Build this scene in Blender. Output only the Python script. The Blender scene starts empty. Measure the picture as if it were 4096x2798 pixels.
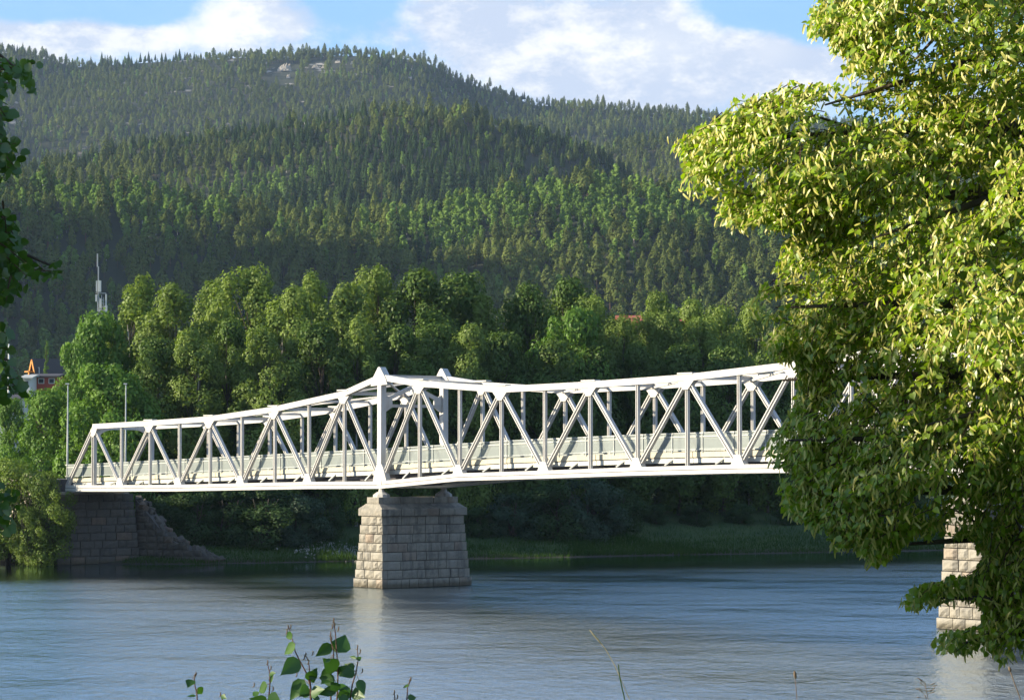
import bpy, math, random
import numpy as np
from mathutils import Vector, Matrix, Euler

SC = bpy.context.scene
COL = SC.collection
R = math.radians
rng = np.random.default_rng(7)
random.seed(7)

# ------------------------------------------------------------------ camera, sky, sun, exposure
EYE = 10.3                      # metres above the river
FPX = 10445.0                   # focal length in pixels of the 4096 px wide photograph
HOR = 1807.0                    # image row of the horizon
PITCH = math.atan((HOR - 1399.0) / FPX)
cam_d = bpy.data.cameras.new('camera'); cam = bpy.data.objects.new('camera', cam_d); COL.objects.link(cam)
cam.location = (0, 0, EYE); cam.rotation_euler = (R(90) + PITCH, 0, 0)
cam_d.sensor_width = 36; cam_d.lens = 36 * FPX / 4096
cam_d.clip_start = 0.5; cam_d.clip_end = 60000
SC.camera = cam

SUN_EL, SUN_AZ = R(19.0), math.atan2(-0.10, -0.995)       # direction towards the sun (math angle from +X)
sdir = Vector((math.cos(SUN_EL) * math.cos(SUN_AZ), math.cos(SUN_EL) * math.sin(SUN_AZ), math.sin(SUN_EL)))
sun_d = bpy.data.lights.new('sun', 'SUN'); sun = bpy.data.objects.new('sun', sun_d); COL.objects.link(sun)
sun_d.energy = 5.0; sun_d.angle = R(0.5); sun_d.color = (1.0, 0.88, 0.66)
sun.rotation_euler = sdir.to_track_quat('Z', 'Y').to_euler(); sun.location = (-200, 0, 200)

SC.view_settings.view_transform = 'Standard'; SC.view_settings.look = 'None'
SC.view_settings.exposure = 1.08; SC.view_settings.gamma = 1.0; SC.view_settings.use_curve_mapping = False
SC.cycles.use_denoising = True
SC.cycles.max_bounces = 6; SC.cycles.diffuse_bounces = 2; SC.cycles.glossy_bounces = 2
SC.cycles.transmission_bounces = 3; SC.cycles.transparent_max_bounces = 8; SC.cycles.volume_bounces = 0
SC.cycles.caustics_reflective = False; SC.cycles.caustics_refractive = False

class NT:
    """small helper for node trees"""
    def __init__(s, tree): s.t = tree; s.n = tree.nodes; s.l = tree.links
    def node(s, typ, **kw):
        n = s.n.new(typ)
        for k, v in kw.items():
            if k == 'ins':
                for i, val in v.items():
                    if isinstance(val, bpy.types.NodeSocket): s.l.new(val, n.inputs[i])
                    else: n.inputs[i].default_value = val
            else: setattr(n, k, v)
        return n
    def math(s, op, a, b=0.0, c=None, clamp=False):
        ins = {0: a, 1: b}
        if c is not None: ins[2] = c
        return s.node('ShaderNodeMath', operation=op, use_clamp=clamp, ins=ins).outputs[0]
    def mix(s, f, a, b, blend='MIX'):
        n = s.node('ShaderNodeMix', data_type='RGBA', blend_type=blend)
        for i, v in ((0, f), (6, a), (7, b)):
            if isinstance(v, bpy.types.NodeSocket): s.l.new(v, n.inputs[i])
            else: n.inputs[i].default_value = v if i == 0 else (tuple(v) + (1,))[:4]
        return n.outputs[2]
    def noise(s, vec, scale, detail=4, rough=.55, dist=0.0):
        n = s.node('ShaderNodeTexNoise', ins={'Scale': scale, 'Detail': detail, 'Roughness': rough, 'Distortion': dist})
        if vec is not None: s.l.new(vec, n.inputs['Vector'])
        return n.outputs[0]
    def ramp(s, f, a, b):
        return s.node('ShaderNodeMapRange', interpolation_type='SMOOTHSTEP', ins={0: f, 1: a, 2: b, 3: 0.0, 4: 1.0}).outputs[0]
    def mapping(s, vec, scale=(1, 1, 1), loc=(0, 0, 0), rot=(0, 0, 0)):
        return s.node('ShaderNodeMapping', ins={'Vector': vec, 'Scale': scale, 'Location': loc, 'Rotation': rot}).outputs[0]

world = bpy.data.worlds.new('World'); SC.world = world; world.use_nodes = True
world.node_tree.nodes.clear(); w = NT(world.node_tree)
SKY_STRENGTH = 0.11
sky = w.node('ShaderNodeTexSky', sky_type='NISHITA', sun_disc=False)
sky.sun_elevation = SUN_EL; sky.sun_rotation = math.atan2(sdir.x, sdir.y)
sky.altitude = 200; sky.air_density = 1.0; sky.dust_density = 0.6; sky.ozone_density = 2.5
tc = w.node('ShaderNodeTexCoord').outputs['Generated']
sep = w.node('ShaderNodeSeparateXYZ', ins={0: tc})
dx, dy, dz = sep.outputs
# clouds: elongated banks low over the hills, opening overhead
cv = w.mapping(tc, scale=(1, 1, 2.1), loc=(3.1, 0.4, 1.7))
n_big = w.noise(cv, 5.5, 7, .6)
n_det = w.noise(w.mapping(tc, scale=(1, 1, 1.5), loc=(.3, 2.2, .7)), 38, 10, .68)
dens = w.math('ADD', w.math('MULTIPLY', n_big, .72), w.math('MULTIPLY', n_det, .34))
ypos = w.math('MAXIMUM', dy, .05)
ax = w.math('DIVIDE', dx, ypos); az = w.math('DIVIDE', dz, ypos)
def blob(cx, cz, sx, sz, amp):
    a = w.math('DIVIDE', w.math('SUBTRACT', ax, cx), sx); b = w.math('DIVIDE', w.math('SUBTRACT', az, cz), sz)
    q = w.math('ADD', w.math('MULTIPLY', a, a), w.math('MULTIPLY', b, b))
    return w.math('MULTIPLY', w.math('EXPONENT', w.math('MULTIPLY', q, -1.0)), amp)
def pxdir(px, py): return (px - 1162) / 5926.0, (1025 - py) / 5926.0
for px, py, sx, sy, amp in ((100, -12, 200, 42, -.40), (330, 10, 90, 36, -.30), (800, -5, 85, 40, -.34), (1740, 8, 120, 44, -.34), (1860, 55, 60, 34, -.22), (1760, 140, 170, 45, .22),
                            (560, 35, 130, 60, .20), (1150, 60, 330, 50, .13), (1450, 120, 260, 60, .14), (200, 80, 200, 30, .2), (1600, 200, 300, 40, .10)):
    cx, cz = pxdir(px, py)
    dens = w.math('ADD', dens, blob(cx, cz, sx / 5926, sy / 5926, amp))
dens = w.math('SUBTRACT', dens, w.math('MULTIPLY', w.ramp(dz, .16, .30), .11))
cover = w.ramp(dens, .43, .60)
lit = w.ramp(w.noise(w.mapping(tc, scale=(1, 1, 1.9), loc=(1.3, 4.2, 2.7)), 26, 10, .68), .43, .64)
for px, py, sx, sy, amp in ((520, 50, 130, 45, .55), (1500, 100, 120, 60, .35), (1750, 110, 60, 40, .3), (1050, 10, 300, 30, -.45), (200, 90, 160, 28, -.2)):
    cx, cz = pxdir(px, py); lit = w.math('ADD', lit, blob(cx, cz, sx / 5926, sy / 5926, amp))
lit = w.math('MAXIMUM', w.math('MINIMUM', lit, 1.0), 0.0)
ccol = w.mix(lit, (.315, .360, .450), (.53, .53, .53))
skyc = w.node('ShaderNodeVectorMath', operation='SCALE', ins={0: sky.outputs[0], 'Scale': SKY_STRENGTH}).outputs[0]
bluef = w.mix(w.math('SUBTRACT', .6, w.math('MULTIPLY', w.ramp(dz, .30, .75), .5)), skyc, (.13, .29, .54))
thin = w.math('MULTIPLY', w.math('ADD', w.math('MULTIPLY', cover, .92), .05), 1.0)
allsky = w.mix(thin, bluef, ccol)
bg = w.node('ShaderNodeBackground', ins={0: allsky, 1: 1.0})
wo = w.node('ShaderNodeOutputWorld'); w.l.new(bg.outputs[0], wo.inputs[0])

# ------------------------------------------------------------------ helpers
def at(px, py, Y):
    """point at depth Y (metres along the view) seen at pixel (px,py) of the 4096 wide photograph"""
    v = Vector(((px - 2048) / FPX, (1399 - py) / FPX, -1.0))
    v = Matrix.Rotation(R(90) + PITCH, 3, 'X') @ v
    k = Y / v.y
    return Vector((v.x * k, Y, EYE + v.z * k))
def proj(P):
    P = np.asarray(P, float); rel = P - np.array([0, 0, EYE]); c, s = math.cos(PITCH), math.sin(PITCH)
    dep = rel[..., 1] * c + rel[..., 2] * s; up = -rel[..., 1] * s + rel[..., 2] * c
    dep = np.where(np.abs(dep) < 1e-3, 1e-3, dep)
    return 2048 + rel[..., 0] / dep * FPX, 1399 - up / dep * FPX, dep

def mesh_np(name, V, loops, sizes, mats, mat_idx=None, smooth=False):
    me = bpy.data.meshes.new(name)
    V = np.asarray(V, np.float32); loops = np.asarray(loops, np.int32).ravel(); sizes = np.asarray(sizes, np.int32)
    me.vertices.add(len(V)); me.vertices.foreach_set('co', V.ravel())
    me.loops.add(len(loops)); me.loops.foreach_set('vertex_index', loops)
    me.polygons.add(len(sizes)); st = np.zeros(len(sizes), np.int32); st[1:] = np.cumsum(sizes)[:-1]
    me.polygons.foreach_set('loop_start', st); me.polygons.foreach_set('loop_total', sizes)
    if mat_idx is not None: me.polygons.foreach_set('material_index', np.asarray(mat_idx, np.int32))
    if smooth: me.polygons.foreach_set('use_smooth', np.ones(len(sizes), bool))
    me.update(calc_edges=True)
    for m in (mats if isinstance(mats, (list, tuple)) else [mats]): me.materials.append(m)
    return me

class MB:
    """collects shapes into one mesh"""
    def __init__(s): s.V = []; s.F = []; s.sm = []
    def add(s, V, F, smooth=False):
        b = len(s.V); s.V += [tuple(v) for v in V]; s.F += [[i + b for i in f] for f in F]; s.sm += [smooth] * len(F)
    def box(s, lo, hi, M=None):
        x0, y0, z0 = lo; x1, y1, z1 = hi
        V = [(x0, y0, z0), (x1, y0, z0), (x1, y1, z0), (x0, y1, z0), (x0, y0, z1), (x1, y0, z1), (x1, y1, z1), (x0, y1, z1)]
        if M is not None: V = [M @ Vector(v) for v in V]
        s.add(V, [(0, 3, 2, 1), (4, 5, 6, 7), (0, 1, 5, 4), (1, 2, 6, 5), (2, 3, 7, 6), (3, 0, 4, 7)]); return s
    def bar(s, a, b, w, h, side=(0, 1, 0), kind='box', t=.05):
        """beam from a to b; w = size along side, h = size across; kind box or ibeam (flanges across h)"""
        a, b = Vector(a), Vector(b); L = (b - a).length; x = (b - a).normalized(); y = Vector(side)
        y = (y - x * y.dot(x)).normalized(); z = x.cross(y)
        M = Matrix((x, y, z)).transposed().to_4x4(); M.translation = a
        if kind == 'box': s.box((0, -w / 2, -h / 2), (L, w / 2, h / 2), M)
        else:
            s.box((0, -w / 2, -h / 2), (L, w / 2, -h / 2 + t), M); s.box((0, -w / 2, h / 2 - t), (L, w / 2, h / 2), M)
            s.box((0, -t / 2, -h / 2 + t), (L, t / 2, h / 2 - t), M)
        return s
    def tube(s, pts, rad, n=6, cap=True):
        pts = [Vector(p) for p in pts]; rings = []; b0 = len(s.V)
        for i, p in enumerate(pts):
            d = (pts[min(i + 1, len(pts) - 1)] - pts[max(i - 1, 0)]).normalized()
            u = d.cross(Vector((.3, .9, .2))).normalized(); v = d.cross(u)
            r = rad[i] if hasattr(rad, '__len__') else rad
            rings += [p + (u * math.cos(2 * math.pi * k / n) + v * math.sin(2 * math.pi * k / n)) * r for k in range(n)]
        F = []
        for i in range(len(pts) - 1):
            for k in range(n): F.append((i * n + k, i * n + (k + 1) % n, (i + 1) * n + (k + 1) % n, (i + 1) * n + k))
        if cap: F.append(tuple(range(n - 1, -1, -1))); F.append(tuple((len(pts) - 1) * n + k for k in range(n)))
        s.add(rings, F, True); return s
    def prism(s, poly, y0, y1, M=None):
        """polygon in xz extruded along y"""
        n = len(poly); V = [(p[0], y0, p[1]) for p in poly] + [(p[0], y1, p[1]) for p in poly]
        if M is not None: V = [M @ Vector(v) for v in V]
        s.add(V, [tuple(range(n)), tuple(range(2 * n - 1, n - 1, -1))] + [(i, i + n, (i + 1) % n + n, (i + 1) % n) for i in range(n)]); return s
    def mesh(s, name, m):
        me = bpy.data.meshes.new(name); me.from_pydata(s.V, [], s.F); me.polygons.foreach_set('use_smooth', s.sm); me.update()
        me.materials.append(m); return me
    def build(s, name, m, parent=None): return obj(name, s.mesh(name, m), parent)

def obj(name, me, parent=None, loc=None, rot=None, scale=None):
    o = bpy.data.objects.new(name, me); COL.objects.link(o)
    if parent: o.parent = parent
    if loc is not None: o.location = loc
    if rot is not None: o.rotation_euler = rot
    if scale is not None: o.scale = scale
    return o
def tag(o, label=None, cat=None, group=None, kind=None):
    if label: o['label'] = label
    if cat: o['category'] = cat
    if group: o['group'] = group
    if kind: o['kind'] = kind
    return o
def empty(name, loc=(0, 0, 0), rz=0.0, scale=1.0):
    o = bpy.data.objects.new(name, None); COL.objects.link(o); o.location = loc; o.rotation_euler = (0, 0, rz)
    o.scale = (scale,) * 3 if not hasattr(scale, '__len__') else scale; o.empty_display_size = .3; return o

def mat(name, build):
    m = bpy.data.materials.new(name); m.use_nodes = True; m.node_tree.nodes.clear(); n = NT(m.node_tree)
    out = n.node('ShaderNodeOutputMaterial'); n.out = out
    sh = build(n)
    if sh is not None: n.l.new(sh, out.inputs[0])
    return m
def principled(n, col, rough=.6, bump=None, bstr=.3, bdist=.05, **kw):
    p = n.node('ShaderNodeBsdfPrincipled')
    for i, v in (('Base Color', col), ('Roughness', rough)):
        if isinstance(v, bpy.types.NodeSocket): n.l.new(v, p.inputs[i])
        else: p.inputs[i].default_value = (tuple(v) + (1,))[:4] if i == 'Base Color' else v
    for k, v in kw.items(): p.inputs[k].default_value = v
    if bump is not None:
        b = n.node('ShaderNodeBump', ins={'Strength': bstr, 'Distance': bdist, 'Height': bump}); n.l.new(b.outputs[0], p.inputs['Normal'])
    return p.outputs[0]
def objco(n): return n.node('ShaderNodeTexCoord').outputs['Object']
def worldpos(n): return n.node('ShaderNodeNewGeometry').outputs['Position']
def rnd(n): return n.node('ShaderNodeObjectInfo').outputs['Random']

def m_paint(base, rough=.45, dirt=.12):
    def f(n):
        v = worldpos(n); d = n.ramp(n.noise(v, 1.3, 6, .65), .45, .75)
        st = n.ramp(n.noise(n.mapping(v, scale=(3, 3, .35)), 2.2, 5), .48, .72)
        c = n.mix(n.math('MULTIPLY', d, dirt), base, [x * .55 for x in base])
        c = n.mix(n.math('MULTIPLY', st, dirt * 1.2), c, (.30, .22, .15))
        return principled(n, c, rough, n.noise(v, 9, 3), .08, .02)
    return f
M = {}
M['white_paint'] = mat('white_paint', m_paint((.54, .525, .50), .45, .2))
M['cream'] = mat('cream_concrete', m_paint((.50, .46, .35), .7, .25))
M['beam_white'] = mat('beam_white', m_paint((.54, .54, .49), .5, .25))
M['galv'] = mat('galvanised_steel', m_paint((.36, .39, .38), .4, .2))
M['dark_steel'] = mat('dark_steel', m_paint((.10, .095, .105), .6, .2))
M['asphalt'] = mat('asphalt', lambda n: principled(n, (.05, .05, .052), .85, n.noise(worldpos(n), 30, 4), .3, .02))
def _panel(n):
    c = (.33, .355, .345, 1)
    d = n.node('ShaderNodeBsdfDiffuse', ins={0: c}); t = n.node('ShaderNodeBsdfTransparent', ins={0: (.9, .95, .93, 1)})
    g = n.node('ShaderNodeBsdfGlossy', ins={0: (.5, .5, .5, 1), 1: .25})
    m1 = n.node('ShaderNodeMixShader', ins={0: .12, 1: d.outputs[0], 2: g.outputs[0]})
    f = n.math('ADD', n.math('MULTIPLY', n.noise(n.mapping(worldpos(n), scale=(1, 1, .4)), 1.1, 3), .16), .52)
    return n.node('ShaderNodeMixShader', ins={0: f, 1: t.outputs[0], 2: m1.outputs[0]}).outputs[0]
M['mesh_panel'] = mat('railing_mesh', _panel)
def m_stone(base, warm, var=.5, bs=.6):
    def f(n):
        v = worldpos(n); r = rnd(n)
        a = n.noise(v, 1.7, 8, .65); b = n.noise(v, 8, 6, .6)
        c = n.mix(r, [x * (1 - var * .5) for x in base], [x * (1 + var * .5) for x in base])
        c = n.mix(n.ramp(a, .40, .62), c, warm)
        c = n.mix(n.math('MULTIPLY', n.ramp(b, .52, .7), .35), c, [x * .45 for x in base])
        rr = n.math('FRACT', n.math('MULTIPLY', r, 17.3))
        c = n.mix(n.math('MULTIPLY', n.ramp(rr, .9, .95), .28), c, (.34, .20, .12))
        st = n.ramp(n.noise(n.mapping(v, scale=(1.6, 1.6, .22)), 1.2, 5), .48, .66)     # rain streaks
        c = n.mix(n.math('MULTIPLY', st, .45), c, (.07, .068, .065))
        z = n.node('ShaderNodeSeparateXYZ', ins={0: v}).outputs[2]                         # damp line at the water
        wet = n.math('SUBTRACT', 1.0, n.ramp(n.math('ADD', z, n.math('MULTIPLY', a, .25)), .30, .70))
        c = n.mix(n.math('MULTIPLY', wet, .72), c, (.085, .07, .04))
        return principled(n, c, .85, n.math('ADD', n.math('MULTIPLY', a, .6), n.math('MULTIPLY', b, .4)), bs, .12)
    return f
M['granite'] = mat('granite', m_stone((.265, .245, .205), (.32, .29, .235)))
M['granite_shaded'] = mat('shaded_granite', m_stone((.095, .085, .07), (.12, .105, .085)))  # granite with the abutment's shade darkened into its colour; the wing wall shares it
M['mortar'] = mat('mortar', m_stone((.10, .09, .08), (.12, .11, .10)))
M['cast_stone'] = mat('bearing_stone', m_stone((.46, .44, .40), (.48, .46, .42), .2))
def m_leaf(c1, c2, c3=None, trans=.35, scale=.35, rough=.5, gloss=.06, tcol=1.0):
    def f(n):
        v = worldpos(n)
        a = n.ramp(n.noise(v, scale, 3), .38, .62)
        isl = n.node('ShaderNodeNewGeometry').outputs['Random Per Island']
        c = n.mix(a, c1, c2)
        c = n.mix(n.math('MULTIPLY', isl, .55), c, c3 or [x * 1.35 for x in c2])
        c = n.mix(n.math('MULTIPLY', rnd(n), .35), c, [x * .62 for x in c1])
        d = n.node('ShaderNodeBsdfDiffuse', ins={0: c})
        tc_ = n.mix(1.0, c, (1.25 * tcol, 1.35 * tcol, .55 * tcol), 'MULTIPLY')
        t = n.node('ShaderNodeBsdfTranslucent', ins={0: tc_})
        g = n.node('ShaderNodeBsdfGlossy', ins={0: (.9, .9, .9, 1), 1: rough})
        m1 = n.node('ShaderNodeMixShader', ins={0: trans, 1: d.outputs[0], 2: t.outputs[0]})
        return n.node('ShaderNodeMixShader', ins={0: gloss, 1: m1.outputs[0], 2: g.outputs[0]}).outputs[0]
    return f
M['leaf_linden'] = mat('linden_leaf', m_leaf((.150, .270, .010), (.270, .390, .014), (.36, .45, .02), .46, 1.2, .4, .05))
M['bract'] = mat('linden_bract', m_leaf((.52, .51, .095), (.60, .56, .12), (.66, .55, .14), .38, 2.0))
M['leaf_aspen'] = mat('aspen_leaf', m_leaf((.045, .105, .016), (.070, .145, .020), None, .40, 1.2, .35, .05))
M['leaf_maple'] = mat('maple_crown', m_leaf((.075, .170, .024), (.130, .245, .034), (.17, .27, .05), .30, gloss=.015))
M['leaf_birch'] = mat('birch_crown', m_leaf((.120, .185, .034), (.190, .265, .052), (.27, .34, .09), .32, gloss=.015))
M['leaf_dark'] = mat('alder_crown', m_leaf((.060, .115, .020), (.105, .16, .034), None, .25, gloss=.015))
M['leaf_willow'] = mat('willow_crown', m_leaf((.125, .205, .032), (.20, .29, .045), (.16, .18, .06), .3, gloss=.015))
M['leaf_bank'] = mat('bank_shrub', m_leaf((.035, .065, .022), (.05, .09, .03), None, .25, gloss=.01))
M['leaf_bluewillow'] = mat('grey_willow', m_leaf((.045, .075, .045), (.06, .10, .06), None, .25, gloss=.01))
M['needle_pine'] = mat('pine_needles', m_leaf((.070, .105, .030), (.135, .175, .045), (.19, .20, .055), .08, .01, .6, .0))
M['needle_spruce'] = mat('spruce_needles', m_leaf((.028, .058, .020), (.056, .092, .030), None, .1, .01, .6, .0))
M['hill_birch'] = mat('hill_birch_crown', m_leaf((.120, .200, .045), (.175, .265, .060), None, .2, .01, .6, .0))
M['young_leaf'] = mat('birch_sapling_leaf', m_leaf((.035, .095, .018), (.05, .125, .022), None, .35, 8, .45, .03))
def m_bark(c1, c2, sc=3):
    return lambda n: principled(n, n.mix(n.ramp(n.noise(n.mapping(worldpos(n), scale=(1, 1, .5)), sc, 6), .4, .62), c1, c2), .9, n.noise(worldpos(n), sc * 4, 5), .6, .05)
M['bark'] = mat('brown_bark', m_bark((.05, .04, .03), (.11, .085, .06)))
M['birch_bark'] = mat('birch_bark', m_bark((.55, .52, .46), (.10, .09, .08), 1.2))
M['pine_bark'] = mat('pine_bark', m_bark((.16, .085, .05), (.10, .07, .05), .3))
M['twig'] = mat('twig_bark', m_bark((.09, .045, .03), (.12, .07, .045), 20))
M['dry_grass'] = mat('grass_straw', lambda n: principled(n, (.30, .27, .12), .8))
M['seed_head'] = mat('seed_head', lambda n: principled(n, (.14, .10, .06), .9))
M['grass'] = mat('grass_blades', m_leaf((.035, .075, .018), (.055, .10, .022), None, .2, .2, gloss=.0))
def _ground(n):
    v = worldpos(n); s = n.node('ShaderNodeSeparateXYZ', ins={0: v})
    a = n.noise(v, .35, 8, .6); b = n.noise(v, 3, 5)
    g = n.mix(n.ramp(a, .35, .65), (.035, .075, .018), (.065, .105, .028))
    g = n.mix(n.math('MULTIPLY', n.ramp(b, .5, .7), .4), g, (.07, .06, .035))
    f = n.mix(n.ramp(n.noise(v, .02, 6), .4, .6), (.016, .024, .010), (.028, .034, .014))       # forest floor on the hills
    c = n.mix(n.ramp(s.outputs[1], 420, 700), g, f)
    rock = n.math('MULTIPLY', n.ramp(n.noise(v, .035, 6, .65), .60, .66), n.ramp(s.outputs[2], 300, 420))
    c = n.mix(rock, c, (.36, .33, .30))
    sh = n.math('SUBTRACT', 1.0, n.ramp(n.math('ADD', s.outputs[2], n.math('MULTIPLY', a, .5)), .35, .75))
    c = n.mix(n.math('MULTIPLY', sh, n.math('SUBTRACT', 1.0, n.ramp(s.outputs[1], 330, 400))), c, (.055, .045, .032))
    return principled(n, c, .95, n.math('ADD', a, b), .5, .15)
M['ground'] = mat('ground_cover', _ground)
M['rock'] = mat('pale_rock', m_stone((.44, .38, .31), (.52, .46, .38), .3, .8))
def _water(n):
    v = worldpos(n); s = n.node('ShaderNodeSeparateXYZ', ins={0: v})
    # ripples: short wind waves, longer swell, smoother slicks along the current
    w1 = n.noise(n.mapping(v, scale=(.8, .42, 1), rot=(0, 0, .30)), 1.6, 5, .65)
    w2 = n.noise(n.mapping(v, scale=(.55, .3, 1), rot=(0, 0, -.2)), .9, 3, .55)
    w3 = n.noise(n.mapping(v, scale=(.05, .16, 1), rot=(0, 0, .45)), 1.0, 3, .6, .4)
    calm = n.ramp(w3, .36, .56)
    shore = n.math('ADD', n.math('MULTIPLY', s.outputs[0], -.42), n.math('MULTIPLY', n.math('SUBTRACT', s.outputs[1], 243.0), .907))
    shore = n.math('SUBTRACT', shore, 10.0)        # metres towards the far bank (negative on the river)
    lee = n.ramp(n.math('ADD', shore, n.math('MULTIPLY', w3, 14.0)), -26.0, -4.0)   # sheltered water under the bank
    amp = n.math('MULTIPLY', n.math('ADD', n.math('MULTIPLY', calm, .3), .7), n.math('SUBTRACT', 1.0, n.math('MULTIPLY', lee, .9)))
    h = n.math('ADD', n.math('MULTIPLY', w1, .75), n.math('MULTIPLY', w2, .7))
    b = n.node('ShaderNodeBump', ins={'Distance': .28, 'Height': h}); n.l.new(amp, b.inputs['Strength'])
    fr = n.node('ShaderNodeFresnel', ins={'IOR': 1.33, 'Normal': b.outputs[0]})
    ro = n.math('ADD', n.math('MULTIPLY', n.math('SUBTRACT', 1.0, lee), n.math('ADD', n.math('MULTIPLY', calm, .05), .095)), .03)
    gl = n.node('ShaderNodeBsdfGlossy', ins={0: (.82, .92, 1.0, 1), 1: ro, 'Normal': b.outputs[0]})
    df = n.node('ShaderNodeBsdfDiffuse', ins={0: (.010, .016, .020, 1), 'Normal': b.outputs[0]})
    k = n.math('MULTIPLY', n.math('ADD', fr.outputs[0], .10), 1.8, clamp=True)
    return n.node('ShaderNodeMixShader', ins={0: k, 1: df.outputs[0], 2: gl.outputs[0]}).outputs[0]
M['water'] = mat('river_water', _water)
def flat(name, c, r=.7): M[name] = mat(name, lambda n: principled(n, n.mix(n.math('MULTIPLY', n.noise(worldpos(n), .9, 5), .5), c, [x * .7 for x in c]), r)); return M[name]
for nm, c in (('orange_wood', (.62, .24, .04)), ('dark_roof', (.06, .05, .05)), ('red_wood', (.42, .07, .04)), ('pale_wall', (.62, .60, .55)), ('tile_roof', (.38, .10, .05)),
              ('brick_wall', (.52, .24, .15)), ('white_wall', (.72, .70, .66)), ('window_dark', (.03, .035, .04)), ('mast_steel', (.50, .50, .47)), ('antenna_white', (.62, .64, .60)), ('concrete', (.42, .36, .28)), ('dark_wood', (.06, .04, .03))): flat(nm, c)

# ------------------------------------------------------------------ terrain
def sst(x, a, b):
    t = np.clip((x - a) / (b - a), 0, 1); return t * t * (3 - 2 * t)
_g = np.random.default_rng(3)
_waves = [(_g.uniform(0, 2 * math.pi), _g.uniform(0, 6.28), s) for s in np.geomspace(1, 9, 14)]
def nz(X, Y, sc):
    """smooth pseudo noise, about -1..1"""
    r = 0
    for a, p, s in _waves:
        k = s / sc; r = r + np.sin(X * k * math.cos(a) + Y * k * math.sin(a) + p + 1.3 * np.sin(Y * k * .37 + X * k * .21 + p * 2)) / s ** .8
    return r / 2.6
def ridge(Yr, pts, tree):
    px = np.array([p[0] for p in pts]) * 1.7625; py = np.array([p[1] for p in pts]) * 1.7625
    X = (px - 2048) / FPX * Yr; Z = EYE + (HOR - py) / FPX * Yr - tree
    return X, Z
R1 = ridge(1250, [(-900, 330), (-300, 350), (0, 380), (150, 385), (330, 400), (480, 425), (620, 446), (800, 450), (900, 440), (1000, 425), (1120, 400), (1230, 392), (1320, 372), (1420, 372), (1520, 392), (1700, 420), (1900, 450), (2324, 470), (3200, 520)], 14)
R2 = ridge(1800, [(-900, 420), (-300, 380), (0, 352), (50, 345), (200, 315), (330, 285), (430, 280), (560, 258), (700, 232), (830, 214), (950, 218), (1070, 228), (1150, 246), (1230, 262), (1300, 282), (1370, 318), (1420, 352), (1500, 430), (1650, 520), (1900, 600), (3200, 800)], 13)
R3 = ridge(2350, [(-900, 600), (900, 600), (1250, 380), (1380, 310), (1440, 292), (1500, 286), (1600, 280), (1700, 280), (2324, 300), (3200, 330)], 13)
R4 = ridge(3300, [(-1200, 60), (-300, 70), (0, 90), (60, 96), (120, 110), (170, 124), (250, 119), (400, 109), (560, 102), (700, 101), (800, 98), (900, 102), (960, 112), (1000, 129), (1040, 154), (1100, 174), (1160, 194), (1220, 212), (1300, 214), (1400, 224), (1500, 232), (1600, 239), (1670, 249), (1800, 254), (2324, 264), (3400, 300)], 12)
def hill(X, Y, rd, y0, yr, shape, fall):
    Z = np.interp(X, rd[0], rd[1]); t = np.clip((Y - y0) / (yr - y0), 0, 1)
    up = Z * t ** shape; dn = Z - fall * np.maximum(Y - yr, 0)
    return np.where(Y < yr, up, dn)
def shore_s(X, Y):
    s1 = -.42 * (X + 24) + .907 * (Y - 243); s2 = (Y - 238.5) + np.where(X > -36, (X + 36) * -1.0, 0)
    s = np.minimum(s1, np.where(X < -24, (Y - 240.5) * 1.0, 1e9))
    return s + .8 * nz(X, Y, 9)
def height(X, Y):
    X = np.asarray(X, float); Y = np.asarray(Y, float)
    s = shore_s(X, Y)
    far = -1.6 + 1.6 * sst(s, -9, 0) + 1.0 * sst(s, 0, 6) + 1.6 * sst(s, 4, 16) + 2.3 * sst(s, 13, 26) + .25 * nz(X, Y, 7) * sst(s, 0, 8)
    h1 = hill(X, Y, R1, 950, 1250, .95, .12); h2 = hill(X, Y, R2, 1200, 1800, .95, .3)
    h3 = hill(X, Y, R3, 1500, 2350, 1.0, .3); h4 = hill(X, Y, R4, 2150, 3300, .95, .25)
    w = 275 * np.exp(-(((X + 530) / 150) ** 2 + ((Y - 1090) / 190) ** 2))      # spur beside the valley, left of the view
    hs = [h1 + 5 * nz(X, Y, 130) * sst(1250 - Y, 0, 120), h2 + 9 * nz(X + 300, Y, 170) * sst(1800 - Y, 0, 200), h3, h4 + 22 * nz(X, Y - 700, 420) * sst(3300 - Y, 0, 400)]
    hh = np.maximum.reduce(hs + [w])
    far = np.maximum(far, np.where(Y > 860, hh, -99)) ; far = np.where(Y > 700, np.maximum(far, w), far)
    near = 8.7 - 1.0 * sst(Y, 2, 12) - 9.4 * sst(Y, 10, 66) + .12 * nz(X, Y, 5)
    return np.where(Y < 120, near, far)
xs = np.unique(np.concatenate([np.arange(-1500, -400, 25), np.arange(-400, -120, 10), np.arange(-120, 120, 3), np.arange(120, 400, 10), np.arange(400, 1501, 25)]))
ys = np.unique(np.concatenate([np.arange(-60, 120, 3), np.arange(120, 225, 15), np.arange(225, 320, 1.6), np.arange(320, 860, 15), np.arange(860, 1900, 8), np.arange(1900, 3500, 16), np.arange(3500, 6001, 250)]))
GX, GY = np.meshgrid(xs, ys); GZ = height(GX, GY)
nx, ny = len(xs), len(ys); idx = np.arange(nx * ny).reshape(ny, nx)
Fq = np.stack([idx[:-1, :-1], idx[:-1, 1:], idx[1:, 1:], idx[1:, :-1]], -1).reshape(-1, 4)
ter = obj('ground', mesh_np('ground', np.stack([GX, GY, GZ], -1).reshape(-1, 3), Fq, np.full(len(Fq), 4), M['ground'], smooth=True)); tag(ter, kind='structure')
wm = MB(); wm.add([(-600, 30, 0), (600, 30, 0), (600, 420, 0), (-600, 420, 0)], [(0, 1, 2, 3)])
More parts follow.
